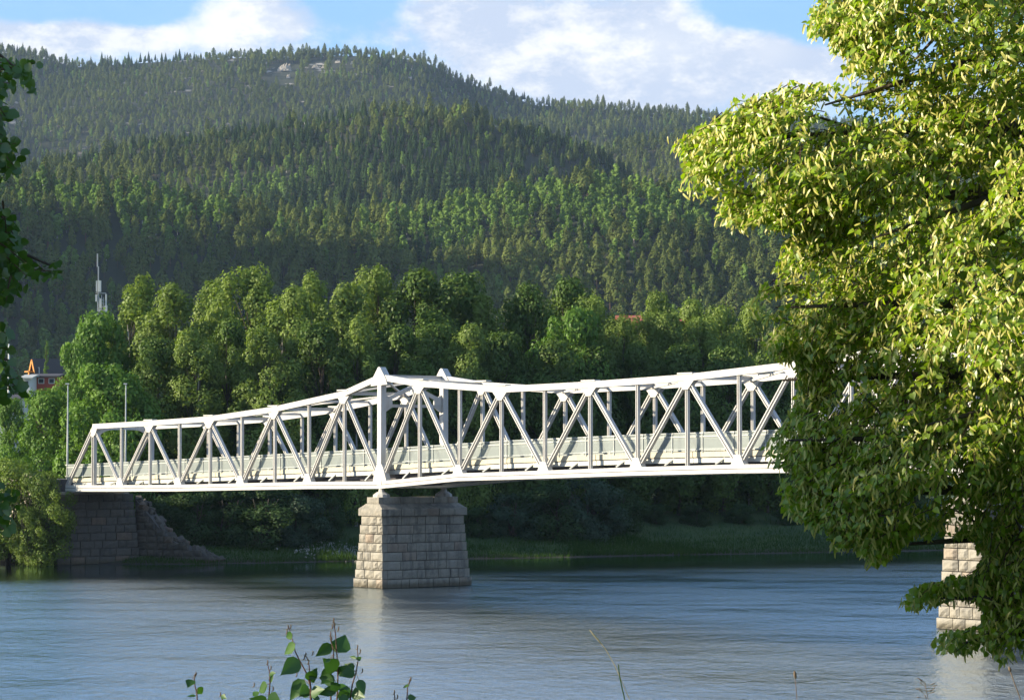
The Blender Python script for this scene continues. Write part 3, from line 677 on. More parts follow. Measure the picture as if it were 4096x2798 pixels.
rows = [
 ('maple', 0, 225, 712, 32, 'bright green dense maple below the telecom mast at the left', .62),
 ('maple', 1, 178, 782, 26, 'round bright green maple stepping down left of the mast maple', .48),
 ('maple', 0, 105, 885, 20, 'low dark green maple over the left abutment bushes', .85),
 ('maple', 1, 250, 830, 15, 'lit maple directly behind the end frame of the truss bridge', .85),
 ('maple', 0, 30, 905, 40, 'pale maple at the left edge below the red house', .6),
 ('birch', 2, 303, 635, 36, 'slim pointed birch just right of the telecom mast', .95),
 ('birch', 0, 405, 655, 30, 'broad birch second right of the telecom mast', 1.05),
 ('birch', 1, 478, 648, 42, 'half hidden birch behind two taller crowns left of centre', .8),
 ('poplar', 0, 560, 614, 34, 'tall full poplar, highest crown left of the bridge peak', .85),
 ('birch', 1, 655, 662, 26, 'leaning birch with a lit left flank beside the tall poplar', .95),
 ('birch', 2, 705, 630, 44, 'pale topped slim birch peeping over its neighbours', .8),
 ('birch', 0, 775, 652, 30, 'birch with white stem left of the near portal peak', .9),
 ('poplar', 0, 860, 614, 38, 'very tall pale green poplar right above the bridge peak', .8),
 ('alder', 0, 950, 620, 32, 'dark full alder behind the two portal peaks', .9),
 ('alder', 0, 1035, 628, 36, 'dark alder with a rounded top right of the far portal peak', .85),
 ('birch', 2, 1112, 680, 30, 'small lit birch in the dip right of the tall alders', .9),
 ('alder', 0, 1205, 655, 34, 'dark twin topped alder left part above the main span', .75),
 ('alder', 0, 1285, 640, 40, 'dark twin topped alder right part above the main span', .75),
 ('poplar', 0, 1350, 680, 30, 'light green round poplar above the middle of the main span', .8),
 ('maple', 1, 1300, 705, 22, 'light round maple low in front of the twin alders', .65),
 ('poplar', 0, 1470, 716, 30, 'pale green poplar left of the red roof', .75),
 ('birch', 0, 1490, 668, 44, 'thin topped birch just left of the linden branch', .7),
 ('birch', 1, 1560, 690, 34, 'pale birch in front of the red roof', .85),
 ('poplar', 0, 1640, 700, 30, 'light poplar right of the red roof', .8),
 ('birch', 0, 1720, 690, 34, 'pale birch meeting the linden leaves', .9),
 ('birch', 1, 1800, 700, 32, 'birch behind the left fringe of the linden', .9),
 ('poplar', 0, 1900, 700, 32, 'poplar behind the middle of the linden', .9),
 ('alder', 0, 2010, 700, 32, 'alder behind the linden', .9),
 ('birch', 0, 2120, 700, 32, 'birch behind the right of the linden', .9),
 ('alder', 0, 2240, 690, 32, 'alder at the far right behind the linden', .9),
 ('poplar', 0, 1415, 722, 26, 'round poplar under the thin topped birch', .75),
 ('birch', 1, 1520, 722, 26, 'pale low birch under the red roof', .85),
 ('poplar', 0, 1590, 726, 26, 'low poplar between the two red roofs', .8),
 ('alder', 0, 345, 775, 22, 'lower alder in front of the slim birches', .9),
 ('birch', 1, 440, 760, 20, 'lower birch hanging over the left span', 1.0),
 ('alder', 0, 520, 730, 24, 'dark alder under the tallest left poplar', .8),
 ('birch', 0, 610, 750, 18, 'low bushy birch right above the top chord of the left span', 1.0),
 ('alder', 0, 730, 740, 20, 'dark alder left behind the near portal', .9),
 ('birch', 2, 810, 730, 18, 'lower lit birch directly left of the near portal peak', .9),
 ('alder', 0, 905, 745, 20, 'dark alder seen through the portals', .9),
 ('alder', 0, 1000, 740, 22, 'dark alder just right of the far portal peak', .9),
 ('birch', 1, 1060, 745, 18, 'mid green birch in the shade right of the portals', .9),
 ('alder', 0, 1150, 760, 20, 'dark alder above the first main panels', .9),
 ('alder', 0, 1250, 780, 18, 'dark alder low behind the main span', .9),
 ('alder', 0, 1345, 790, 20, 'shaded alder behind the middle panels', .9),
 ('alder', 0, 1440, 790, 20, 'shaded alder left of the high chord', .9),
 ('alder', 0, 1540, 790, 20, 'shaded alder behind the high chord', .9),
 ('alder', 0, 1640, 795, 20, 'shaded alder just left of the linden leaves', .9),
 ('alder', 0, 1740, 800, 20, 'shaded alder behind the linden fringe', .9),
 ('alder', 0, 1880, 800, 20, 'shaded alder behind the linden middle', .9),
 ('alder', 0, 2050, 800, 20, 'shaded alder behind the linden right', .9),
]
for kd, v, x_, t_, ins_, lab, wd in rows: plant_px(kd, v, x_, t_, ins_, lab, BT, wd)
# shrubs and willows along the water under the bridge
SH = 'shrubs on the far bank'
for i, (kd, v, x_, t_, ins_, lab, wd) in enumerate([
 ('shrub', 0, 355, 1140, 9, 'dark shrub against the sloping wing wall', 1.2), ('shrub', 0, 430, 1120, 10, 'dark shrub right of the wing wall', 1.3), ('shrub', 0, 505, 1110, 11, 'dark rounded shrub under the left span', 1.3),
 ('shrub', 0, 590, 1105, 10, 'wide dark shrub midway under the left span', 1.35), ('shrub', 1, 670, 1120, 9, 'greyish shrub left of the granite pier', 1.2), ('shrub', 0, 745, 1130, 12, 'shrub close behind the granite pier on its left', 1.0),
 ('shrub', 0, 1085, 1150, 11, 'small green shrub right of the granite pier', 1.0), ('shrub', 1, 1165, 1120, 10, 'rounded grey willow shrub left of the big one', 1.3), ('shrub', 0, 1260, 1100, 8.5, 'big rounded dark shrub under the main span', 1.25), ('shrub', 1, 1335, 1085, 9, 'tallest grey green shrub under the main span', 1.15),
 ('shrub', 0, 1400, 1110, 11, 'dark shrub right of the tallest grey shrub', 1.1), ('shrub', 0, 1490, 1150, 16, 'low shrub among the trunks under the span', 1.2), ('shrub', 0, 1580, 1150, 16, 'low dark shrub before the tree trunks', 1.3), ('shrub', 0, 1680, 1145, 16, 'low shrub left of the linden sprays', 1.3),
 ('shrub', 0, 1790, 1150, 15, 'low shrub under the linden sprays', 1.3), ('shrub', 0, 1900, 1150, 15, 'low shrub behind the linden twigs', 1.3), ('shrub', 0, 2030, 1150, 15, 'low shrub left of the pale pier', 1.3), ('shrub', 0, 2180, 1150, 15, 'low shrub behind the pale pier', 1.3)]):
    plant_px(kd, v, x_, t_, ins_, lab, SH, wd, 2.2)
for i in range(15):
    x_ = 480 + i * 112 + random.uniform(-30, 30)
    plant_px('shrub', i, x_, 1090 + random.uniform(-10, 18), 25 + random.uniform(-2, 4), 'understorey shrub behind ' + ['the first dark shrub', 'the rounded left shrub', 'the wide left shrub', 'the greyish shrub', 'the granite pier', 'the pier on its right side', 'the small green shrub', 'the rounded grey willow', 'the tallest grey shrub', 'the shrub right of the tallest', 'the low shrub among trunks', 'the low dark shrub', 'the low shrub left of the linden', 'the linden fringe', 'the linden middle'][i], 'understorey shrubs behind the bank', 1.5, 3)
# lit willows in front of the left abutment
for x_, y_, H_, lab, wd in ((-46.2, 240.2, 9.4, 'tall lit olive willow bush left of the abutment', 1.0), (-42.9, 238.4, 8.3, 'lit olive willow bush in front of the abutment corner', .85), (-49.5, 239.8, 8.0, 'olive willow bush at the left edge above the water', .85), (-43.9, 237.4, 5.2, 'low dark willow hanging over the water by the abutment', .75)):
    plant('willow', 0, x_, y_, H_, lab, 'willows beside the left abutment', wd, None, max(.1, float(height(x_, y_))))
# bare looking tree trunks standing in the dark under the bridge
for i in range(16):
    x_ = 790 + i * 78 + random.uniform(-25, 25); px = x_ * 1.7625
    Y = 262.0
    for _ in range(6): Y = shoreY((px - 2048) / FPX * Y) + 21 + (i * 7 % 6)
    X = (px - 2048) / FPX * Y; zb = float(height(X, Y)); c = MB(); l = random.uniform(-.5, .5)
    root = empty('trunk_tree', (X, Y, zb - .2)); tag(root, 'bare stemmed tree in the shade under the bridge, ' + ['left of the pier', 'close behind the pier', 'just right of the pier', 'left of the brick building', 'before the brick building', 'right of the brick building', 'above the big round shrub', 'above the tallest grey shrub', 'right of the grey shrub', 'under the middle panels', 'left of the high chord', 'under the high chord', 'left of the white car', 'by the white car', 'behind the linden fringe', 'behind the linden middle'][i], 'tree', 'bare stemmed trees under the bridge')
    c.tube([(0, 0, 0), (l * .3, 0, 4), (l, .2, 9), (l * 1.3, .1, 13)], [random.uniform(.16, .30), .2, .15, .06], 7); c.build('trunk', M['birch_bark' if i % 3 == 0 else 'bark'], root)
    cm, tm, h0, lm = PROTO['alder'][0]; obj('crown', cm, root, (0, 0, 3.5), (0, 0, i), (.62, .62, .62))

# ------------------------------------------------------------------ wooded hills
def conifer_mesh(seed, H, Rr, n, kind):
    g = np.random.default_rng(seed)
    if kind == 'spruce':
        t = 1 - np.sqrt(g.uniform(0, 1, n)) * .93; rad = Rr * (1 - t) * (.55 + .45 * g.uniform(0, 1, n) ** .5) * (1 + .22 * np.sin(t * 60))
        an = g.uniform(0, 2 * math.pi, n); P = np.stack([np.cos(an) * rad, np.sin(an) * rad, .06 * H + t * H * .94 - rad * .25], -1)
        out = np.stack([np.cos(an), np.sin(an), np.full(n, .75)], -1); size = (.45 + .75 * (1 - t)) * Rr * .42
    elif kind == 'pine':
        t = g.uniform(0, 1, n) ** .85; an = g.uniform(0, 2 * math.pi, n); lo = g.uniform(0, 6.28, 6)
        prof = (1 - t ** 2.3) ** .8 * (.62 + .38 * np.minimum(1, t * 3.5))
        bump = 1 + .20 * np.sin(an * 2 + lo[0] + t * 5) + .20 * np.sin(an * 3 + lo[1] - t * 11) + .14 * np.sin(t * 26 + lo[2] + an)
        rad = Rr * prof * bump * (.45 + .55 * g.uniform(0, 1, n) ** .35)
        P = np.stack([np.cos(an) * rad + .3 * np.sin(t * 4 + lo[3]), np.sin(an) * rad, H * (.24 + .76 * t)], -1)
        out = np.stack([np.cos(an), np.sin(an), .35 + .6 * t], -1); size = Rr * (.34 + .10 * g.uniform(0, 1, n)) * (1 - .45 * t)
    else:
        nl = 16; lt = np.linspace(0, 1, nl); la = g.uniform(0, 6.28, nl); lz = H * (.22 + .68 * lt); pr = np.sin(np.pi * (.15 + .75 * lt)) ** .7; lr = Rr * pr * g.uniform(.1, .65, nl)
        ii = g.integers(0, nl, n); d = g.normal(size=(n, 3)); d /= np.linalg.norm(d, axis=1, keepdims=True)
        C = np.stack([np.cos(la) * lr, np.sin(la) * lr, lz], -1); rl = Rr * g.uniform(.38, .6, nl) * (1.1 - .5 * lt)
        P = C[ii] + d * (rl[ii] * g.uniform(.5, 1, n) ** .4)[:, None]; out = d + np.array([0, 0, .4]); size = np.full(n, Rr * .30)
    nrm = out + g.normal(size=(n, 3)) * .28
    V, Lp, S = clumps(P, nrm, size * 1.08 * g.uniform(.6, 1.3, n), g)
    mk = {'spruce': 'needle_spruce', 'pine': 'needle_pine', 'birch': 'hill_birch'}[kind]
    crown = mesh_np('crown', V, Lp, S, M[mk])
    t = MB(); t.tube([(0, 0, -1.5), (g.uniform(-.1, .1), 0, H * .5), (g.uniform(-.2, .2), 0, H * .9)], [.26, .17, .05], 5, False)
    return crown, t.mesh('trunk', M['pine_bark' if kind != 'birch' else 'birch_bark'])
HK = [('spruce', 16, 2.7), ('spruce', 13, 2.5), ('pine', 13, 3.0), ('pine', 12, 3.2), ('pine', 16, 2.8), ('birch', 13, 2.9), ('birch', 10, 3.1)]
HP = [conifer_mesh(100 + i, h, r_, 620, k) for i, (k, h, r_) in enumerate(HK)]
def scatter(y0, y1, step, seed):
    g = np.random.default_rng(seed); yy = np.arange(y0, y1, step); out = []
    for y in yy:
        hw = y * .205 + 20; x = np.arange(-hw, hw, step); out.append(np.stack([x + g.uniform(-.48, .48, len(x)) * step, y + g.uniform(-.5, .5, len(x)) * step], -1))
    return np.concatenate(out)
P1 = scatter(905, 1870, 6.6, 1); P2 = scatter(1900, 3360, 7.6, 2)
spur = scatter(880, 1300, 9, 3)
P = np.concatenate([P1, P2]); X, Y = P[:, 0], P[:, 1]
Z = height(X, Y)
g = np.random.default_rng(11)
# drop what no ray from the river bank can reach: hidden behind the ridges
ang = (Z + 16 - EYE) / Y; o_ = np.argsort(Y); keep = np.zeros(len(P), bool); binx = np.clip(((X / Y + .22) / .44 * 420).astype(int), 0, 419); mx = np.full(420, -9.0)
gz = (Z - EYE) / Y
for i in o_:
    b = binx[i]
    if ang[i] > mx[b] - .0004: keep[i] = True
    mx[b] = max(mx[b], gz[i])
dn_ = nz(X, Y, 70); keep &= g.uniform(0, 1, len(P)) < np.where(Y < 1870, .97, .90) - .30 * (dn_ > .5)
keep &= Z > 8
# the bare rock outcrops on the far hill
ROCK = [(648, 156, 34, 24), (716, 149, 16, 6), (768, 136, 14, 4), (655, 172, 10, 6), (840, 108, 14, 3), (500, 106, 10, 2.5), (735, 150, 9, 3), (800, 140, 9, 3)]
rocks = []
for px, py, sw, sh in ROCK:
    Yr = 2300.0
    while Yr < 3400:
        q = at(px * 1.7625, py * 1.7625, Yr)
        if float(height(q.x, q.y)) > q.z - 2: break
        Yr += 8
    rocks.append((q.x, q.y, float(height(q.x, q.y)), sw * 1.7625 / FPX * Yr, sh * 1.7625 / FPX * Yr))
for rx_, ry_, rz_, sw, sh in rocks: keep &= ~((np.abs(X - rx_) < sw * 1.0) & (Y < ry_ + 30) & (Y > ry_ - 75 - sh * 2))
X, Y, Z = X[keep], Y[keep], Z[keep]; n = len(X)
sp = nz(X + 900, Y - 300, 120) + .5 * nz(X, Y, 30) + g.normal(size=n) * .35
crest = np.exp(-((Y - 1225) / 42.0) ** 2) * (np.interp(X, R1[0], np.where(R1[0] > -60, 1.0, .35)))
patch = nz(X - 50, Y + 77, 60)
u_ = g.uniform(0, 1, n)
band = np.exp(-((Y - 1520) / 95.0) ** 4)  # belt weighted to dark spruce, standing in for shade on the steep slope
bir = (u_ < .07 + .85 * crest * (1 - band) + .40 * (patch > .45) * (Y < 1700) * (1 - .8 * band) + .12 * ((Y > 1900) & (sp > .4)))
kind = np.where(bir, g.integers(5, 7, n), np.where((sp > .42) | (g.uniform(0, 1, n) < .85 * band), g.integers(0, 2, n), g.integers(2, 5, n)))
scl = (.48 + .62 * g.uniform(0, 1, n) ** .8) * (1 + .25 * (g.uniform(0, 1, n) > .85)) * np.where(Y > 1900, .86, 1.0) * np.where(bir & (crest > .3), 1.1, 1)
scl *= 1 + .25 * (nz(X, Y, 45) > .4)
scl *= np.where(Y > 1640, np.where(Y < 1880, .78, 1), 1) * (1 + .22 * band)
rz_a = g.uniform(0, 6.28, n)
px, py, dep = proj(np.stack([X, Y, Z + 12 * scl], -1))
size = scl * np.array([h for _, h, _ in HK])[kind] / dep
cand = (px > 30) & (px < 3050) & (Y < 1240) & (py < np.interp(px, [0, 280, 420, 520, 900, 1500, 1900, 2100, 2600, 3050], [1330, 1280, 1230, 1120, 1070, 1060, 1080, 1120, 1160, 1180]))
order = np.argsort(-np.where(cand, size, 0)); pick = order[:300]; pick = pick[cand[pick]]
rest = np.ones(n, bool); rest[pick] = False
NEAR = [(60, 'the orange house'), (150, 'the stepping maples'), (225, 'the telecom mast'), (303, 'the pointed birch'), (390, 'the second birch'), (480, 'the left span posts'), (560, 'the tallest left poplar'), (655, 'the leaning birch'), (775, 'the white stemmed birch'), (860, 'the near portal peak'), (950, 'the two portal peaks'), (1035, 'the far portal peak'), (1112, 'the dip in the crowns'), (1205, 'the left alder top'), (1285, 'the right alder top'), (1350, 'the main span'), (1470, 'the thin topped birch'), (1560, 'the red roof'), (1680, 'the linden tips')]
nm = {'spruce': 'spruce_tree', 'pine': 'pine_tree', 'birch': 'hillside_birch'}
for i in pick:
    k = HK[kind[i]][0]
    q_ = min(NEAR, key=lambda q_: abs(px[i] / 1.7625 - q_[0])); off_ = px[i] / 1.7625 - q_[0]
    where = ('left of ' if off_ < -12 else ('right of ' if off_ > 12 else 'straight above ')) + q_[1]
    tall = 'tall' if scl[i] > 1.08 else ('small' if scl[i] < .86 else 'middling')
    root = empty(nm[k], (X[i], Y[i], Z[i]), rz_a[i], float(scl[i]))
    tag(root, '%s %s %s the hillside %s' % (tall, {'spruce': 'dark spruce', 'pine': 'grey green pine', 'birch': 'pale birch'}[k], 'halfway up' if Y[i] > 1150 else ('partway up' if Y[i] > 1105 else 'at the foot of'), where), 'tree', 'trees low on the hillside')
    obj('crown', HP[kind[i]][0], root); obj('trunk', HP[kind[i]][1], root)
# everything further up reads as one wood
src = bpy.data.collections.new('tree_kinds')
for i, (cm, tm) in enumerate(HP):
    b_ = bpy.data.objects.new('kind_%d' % i, None)
    va = np.zeros(len(cm.vertices) * 3, np.float32); cm.vertices.foreach_get('co', va); vb = np.zeros(len(tm.vertices) * 3, np.float32); tm.vertices.foreach_get('co', vb)
    la = np.zeros(len(cm.loops), np.int32); cm.loops.foreach_get('vertex_index', la); lb = np.zeros(len(tm.loops), np.int32); tm.loops.foreach_get('vertex_index', lb)
    sa = [p.loop_total for p in cm.polygons]; sb = [p.loop_total for p in tm.polygons]
    me = mesh_np('hill_tree', np.concatenate([va.reshape(-1, 3), vb.reshape(-1, 3)]), np.concatenate([la, lb + len(cm.vertices)]), sa + sb, [cm.materials[0], tm.materials[0]], [0] * len(sa) + [1] * len(sb))
    ob = bpy.data.objects.new('hill_tree_%d' % i, me); src.objects.link(ob); bpy.data.objects.remove(b_)
def forest(name, sel, label):
    me = bpy.data.meshes.new(name); P_ = np.stack([X[sel], Y[sel], Z[sel]], -1).astype(np.float32); me.vertices.add(len(P_)); me.vertices.foreach_set('co', P_.ravel())
    for an, ty, arr in (('kind_index', 'INT', kind[sel].astype(np.int32)), ('tree_scale', 'FLOAT', scl[sel].astype(np.float32)), ('spin', 'FLOAT', rz_a[sel].astype(np.float32))):
        at_ = me.attributes.new(an, ty, 'POINT'); at_.data.foreach_set('value', arr)
    ob = obj(name, me); tag(ob, label, 'forest', None, 'stuff')
    ng = bpy.data.node_groups.new('scatter_trees', 'GeometryNodeTree'); ng.interface.new_socket('Geometry', in_out='INPUT', socket_type='NodeSocketGeometry'); ng.interface.new_socket('Geometry', in_out='OUTPUT', socket_type='NodeSocketGeometry')
    q = NT(ng); gi = q.node('NodeGroupInput'); go = q.node('NodeGroupOutput')
    ci = q.node('GeometryNodeCollectionInfo'); ci.inputs['Collection'].default_value = src; ci.inputs['Separate Children'].default_value = True; ci.inputs['Reset Children'].default_value = True
    def attr(nm_, ty): a = q.node('GeometryNodeInputNamedAttribute', data_type=ty); a.inputs['Name'].default_value = nm_; return a.outputs['Attribute']
    rot = q.node('ShaderNodeCombineXYZ'); q.l.new(attr('spin', 'FLOAT'), rot.inputs[2])
    ip = q.node('GeometryNodeInstanceOnPoints'); ip.inputs['Pick Instance'].default_value = True
    q.l.new(gi.outputs[0], ip.inputs['Points']); q.l.new(ci.outputs[0], ip.inputs['Instance']); q.l.new(attr('kind_index', 'INT'), ip.inputs['Instance Index'])
    e2r = q.node('FunctionNodeEulerToRotation'); q.l.new(rot.outputs[0], e2r.inputs[0]); q.l.new(e2r.outputs[0], ip.inputs['Rotation'])
    sv = q.node('ShaderNodeCombineXYZ'); s_ = attr('tree_scale', 'FLOAT')
    for k_ in range(3): q.l.new(s_, sv.inputs[k_])
    q.l.new(sv.outputs[0], ip.inputs['Scale']); q.l.new(ip.outputs[0], go.inputs[0])
    md = ob.modifiers.new('scatter', 'NODES'); md.node_group = ng
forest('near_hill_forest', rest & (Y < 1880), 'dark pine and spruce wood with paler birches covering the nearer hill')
forest('far_hill_forest', rest & (Y >= 1880), 'hazy pine wood covering the far ridge under the clouds')
print('hill trees', n, 'picked', len(pick))
for i, (rx_, ry_, rz_, sw, sh) in enumerate(rocks):
    g2 = np.random.default_rng(50 + i); nu, nv = 14, 8; V = []; F = []
    for j in range(nv + 1):
        for k in range(nu + 1):
            a_ = math.pi * k / nu; t_ = j / nv; rr = (1 - .45 * t_ ** 1.5) * g2.uniform(.62, 1.15)
            V.append((-math.cos(a_) * sw * .5 * rr, -math.sin(a_) * sw * .28 * rr - (1 - t_) * 6, -4 + t_ * (sh * .5 + 4) * g2.uniform(.55, 1.15)))
    for j in range(nv):
        for k in range(nu): a_ = j * (nu + 1) + k; F.append((a_, a_ + 1, a_ + nu + 2, a_ + nu + 1))
    F.append(tuple(range(nv * (nu + 1), (nv + 1) * (nu + 1))))
    me = bpy.data.meshes.new('rock_outcrop'); me.from_pydata(V, [], F); me.update(); me.materials.append(M['rock'])
    o = obj('rock_outcrop', me, None, (rx_, ry_ - 4, rz_))
    tag(o, ['largest pale bare cliff high on the far wooded hill', 'pale rock slab right of the largest cliff', 'flat pale rock ledge near the hilltop', 'small pale rock below the largest cliff', 'pale rock at the very hilltop', 'small pale rock on the left ridge line', 'thin pale slab between two ledges', 'small pale ledge right of the cliff'][i], 'rock')

# ------------------------------------------------------------------ near trees with single leaves
# heart shaped leaf: base at origin, tip along +x, folded along the midrib, edges curled
HEART = np.array([(0, 0, 0), (-.10, .26, .05), (.14, .46, .09), (.52, .40, .07), (.82, .16, .0), (1.08, 0, -.12), (.82, -.16, .0), (.52, -.40, .07), (.14, -.46, .09), (-.10, -.26, .05), (.5, 0, -.03)])
HEART_F = [(0, 10, 3, 2, 1), (10, 5, 4, 3), (0, 9, 8, 7, 10), (10, 7, 6, 5)]
HEART_L = np.array([(0, 0, 0), (.06, .44, .08), (.60, .36, .05), (1.08, 0, -.12), (.60, -.36, .05), (.06, -.44, .08)])
HEART_LF = [(0, 3, 2, 1), (0, 5, 4, 3)]
ROUND = np.array([(0, 0, 0), (.05, .34, .05), (.42, .50, .06), (.80, .30, .0), (1.0, 0, -.08), (.80, -.30, .0), (.42, -.50, .06), (.05, -.34, .05), (.5, 0, -.03)])
ROUND_F = [(0, 8, 3, 2, 1), (8, 4, 3), (0, 7, 6, 5, 8), (8, 5, 4)]
BRACT = np.array([(0, .0, 0), (.16, .08, .02), (.16, -.08, .02), (.5, .10, -.05), (.5, -.10, -.05), (.85, .085, -.20), (.85, -.085, -.20), (1.02, 0, -.32)])
BRACT_F = [(0, 2, 1), (1, 2, 4, 3), (3, 4, 6, 5), (5, 6, 7)]
def frames(xd, up, g, roll=.5):
    xd = xd / np.linalg.norm(xd, axis=1, keepdims=True)
    up = up + g.normal(size=up.shape) * roll; z = up - xd * (up * xd).sum(1, keepdims=True); z /= np.linalg.norm(z, axis=1, keepdims=True) + 1e-9
    return xd, np.cross(z, xd), z
def stamp(P, fr, size, T, F):
    x, y, z = fr; k = len(T)
    V = (P[:, None] + size[:, None, None] * (T[None, :, 0, None] * x[:, None] + T[None, :, 1, None] * y[:, None] + T[None, :, 2, None] * z[:, None])).reshape(-1, 3)
    fl = np.concatenate([np.array(f) for f in F]); loops = (fl[None] + (np.arange(len(P)) * k)[:, None]).ravel()
    return V, loops, np.tile([len(f) for f in F], len(P))
def single_mesh(name, T, F, m):
    return mesh_np(name, T, np.concatenate([np.array(f) for f in F]), [len(f) for f in F], m)
def in_poly(px, py, poly):
    c = np.zeros(len(px), bool); n = len(poly)
    for i in range(n):
        x1, y1 = poly[i]; x2, y2 = poly[(i + 1) % n]
        with np.errstate(divide='ignore', invalid='ignore'):
            c ^= ((y1 > py) != (y2 > py)) & (px < (x2 - x1) * (py - y1) / (y2 - y1 + 1e-9) + x1)
    return c
def edge_dist(px, py, poly):
    d = np.full(len(px), 1e9); n = len(poly)
    for i in range(n):
        a = np.array(poly[i]); b = np.array(poly[(i + 1) % n]); ab = b - a
        t = np.clip(((px - a[0]) * ab[0] + (py - a[1]) * ab[1]) / (ab @ ab), 0, 1)
        d = np.minimum(d, np.hypot(px - a[0] - t * ab[0], py - a[1] - t * ab[1]))
    return d
def unproj(px, py, Y):
    v = np.stack([(px - 2048) / FPX, (1399 - py) / FPX, -np.ones(len(px))], -1)
    A = np.array(Matrix.Rotation(R(90) + PITCH, 3, 'X')); v = v @ A.T; k = Y / v[:, 1]
    return np.stack([v[:, 0] * k, Y, EYE + v[:, 2] * k], -1)
def leafy(root, sprays, g, leaf_size, mat_leaf, T, F, bracts, per=(9, 15), spray_len=.42, mat_twig='twig', clip=None):
    """sprays: (origin, direction). Returns nothing; adds foliage, leaf parts, bract parts and twigs to root (root at its own location)"""
    O = np.array(root.location); LP = []; LX = []; BP = []; BX = []; tw = MB()
    for o, d in sprays:
        nl = int(g.integers(*per)); ln = spray_len * g.uniform(.7, 1.3); side = np.cross(d, [0, 0, 1]); side /= np.linalg.norm(side) + 1e-9
        pts = [o + d * ln * t + np.array([0, 0, -.22 * ln * t * t]) for t in (0, .5, 1)]
        if clip is None or clip(np.array(pts)).all(): tw.tube([p - O for p in pts], [.006, .004, .002], 3, False)
        for j in range(nl):
            t = (j + g.uniform(0, 1)) / nl; p = o + d * ln * t + np.array([0, 0, -.22 * ln * t * t]); sg = 1 if j % 2 else -1
            x = side * sg * .7 + d * .55 + np.array([0, 0, -.45]) + g.normal(size=3) * .38
            pet = x / np.linalg.norm(x) * leaf_size * .45
            LP.append(p + pet); LX.append(x)
            if bracts and g.random() < bracts:
                bx = np.array([0, 0, -.72]) + side * g.normal() * .55 + d * g.uniform(-.1, .6) + g.normal(size=3) * .22
                BP.append(p + np.array([-.012, -.03, .008]) + g.normal(size=3) * .03); BX.append(bx)
    LP = np.array(LP); LX = np.array(LX)
    if clip is not None:
        k = clip(LP); LP = LP[k]; LX = LX[k]
        if bracts: BP = np.array(BP); BX = np.array(BX); k = clip(BP); BP = BP[k]; BX = BX[k]
    n = len(LP)
    out = np.zeros((n, 3)); out[:, 2] = .75; out[:, 1] = -.40; out[:, 0] = -.62
    fr = frames(LX, out, g, .5); sz = leaf_size * g.uniform(.65, 1.2, n)
    def split(Pp, frm, s, T, F, mt, part, rest_name, want=298):
        px, py, dep = proj(Pp); vis = (px > 8) & (px < 4088) & (py > 8) & (py < 2790)
        # the sprays that stand in front show largest
        sc = np.where(vis, s / dep * (.4 + np.abs(frm[2][:, 1])), 0); cell = (px // 34).astype(int) * 1000 + (py // 34).astype(int)
        o = np.lexsort((dep, cell)); first = np.zeros(len(Pp), bool); last = None
        for i in o:
            if cell[i] != last and vis[i]: first[i] = True; last = cell[i]
        sc = np.where(first, sc, sc * .01); pk = np.argsort(-sc)[:want]; pk = pk[vis[pk]]
        m = np.ones(len(Pp), bool); m[pk] = False
        ms = single_mesh(part, T, F, M[mt])
        for i in pk:
            A = Matrix((frm[0][i], frm[1][i], frm[2][i])).transposed()
            q = obj(part, ms, root); q.matrix_local = Matrix.Translation(Vector(Pp[i] - O)) @ A.to_4x4() @ Matrix.Scale(float(s[i]), 4)
        if T is HEART: T, F = HEART_L, HEART_LF
        V, Lp, S = stamp(Pp[m] - O, tuple(f[m] for f in frm), s[m], T, F)
        tag(obj(rest_name, mesh_np(rest_name, V, Lp, S, M[mt]), root), kind='stuff')
    split(LP, fr, sz, T, F, mat_leaf, 'leaf', 'foliage')
    if bracts:
        BP = np.array(BP); BX = np.array(BX); o2 = np.zeros((len(BP), 3)); o2[:, 1] = -1; o2[:, 0] = -.9
        split(BP, frames(BX, o2, g, .5), .080 * g.uniform(.75, 1.25, len(BP)), BRACT, BRACT_F, 'bract', 'bract', 'flower_bracts')
    tag(tw.build('twigs', M[mat_twig], root), kind='stuff')

LIN = [(4800, -500), (3500, -500), (3330, -160), (3290, -20), (3225, 85), (3260, 130), (3330, 120), (3345, 200), (3420, 215), (3370, 295), (3500, 335), (3480, 350), (3330, 345), (3110, 335), (3050, 385), (2915, 380), (2960, 420), (2850, 480),
       (2800, 520), (2665, 555), (2740, 610), (2760, 690), (2725, 760), (2870, 790), (2825, 850), (2980, 905), (3060, 860), (3090, 915), (3205, 890), (3120, 990), (3085, 1055), (3170, 1110), (3035, 1130), (3030, 1160), (2990, 1225), (3085, 1300),
       (3060, 1350), (3100, 1420), (3200, 1440), (3210, 1500), (3195, 1590), (3130, 1680), (3160, 1700), (3040, 1755), (3110, 1850), (3260, 1900), (3040, 1945), (3140, 1960), (3140, 2030), (3250, 2100), (3330, 2110), (3335, 2180), (3420, 2170), (3510, 2250),
       (3570, 2200), (3620, 2140), (3780, 2130), (3830, 2150), (3870, 2125), (3900, 2210), (3860, 2280), (3780, 2330), (3700, 2340), (3600, 2375), (3640, 2420), (3760, 2395), (3840, 2370), (3900, 2380), (3960, 2440), (3900, 2520),
       (3830, 2530), (3695, 2540), (3760, 2590), (3850, 2600), (3920, 2560), (4010, 2640), (4096, 2600), (4300, 2560), (4800, 2500)]
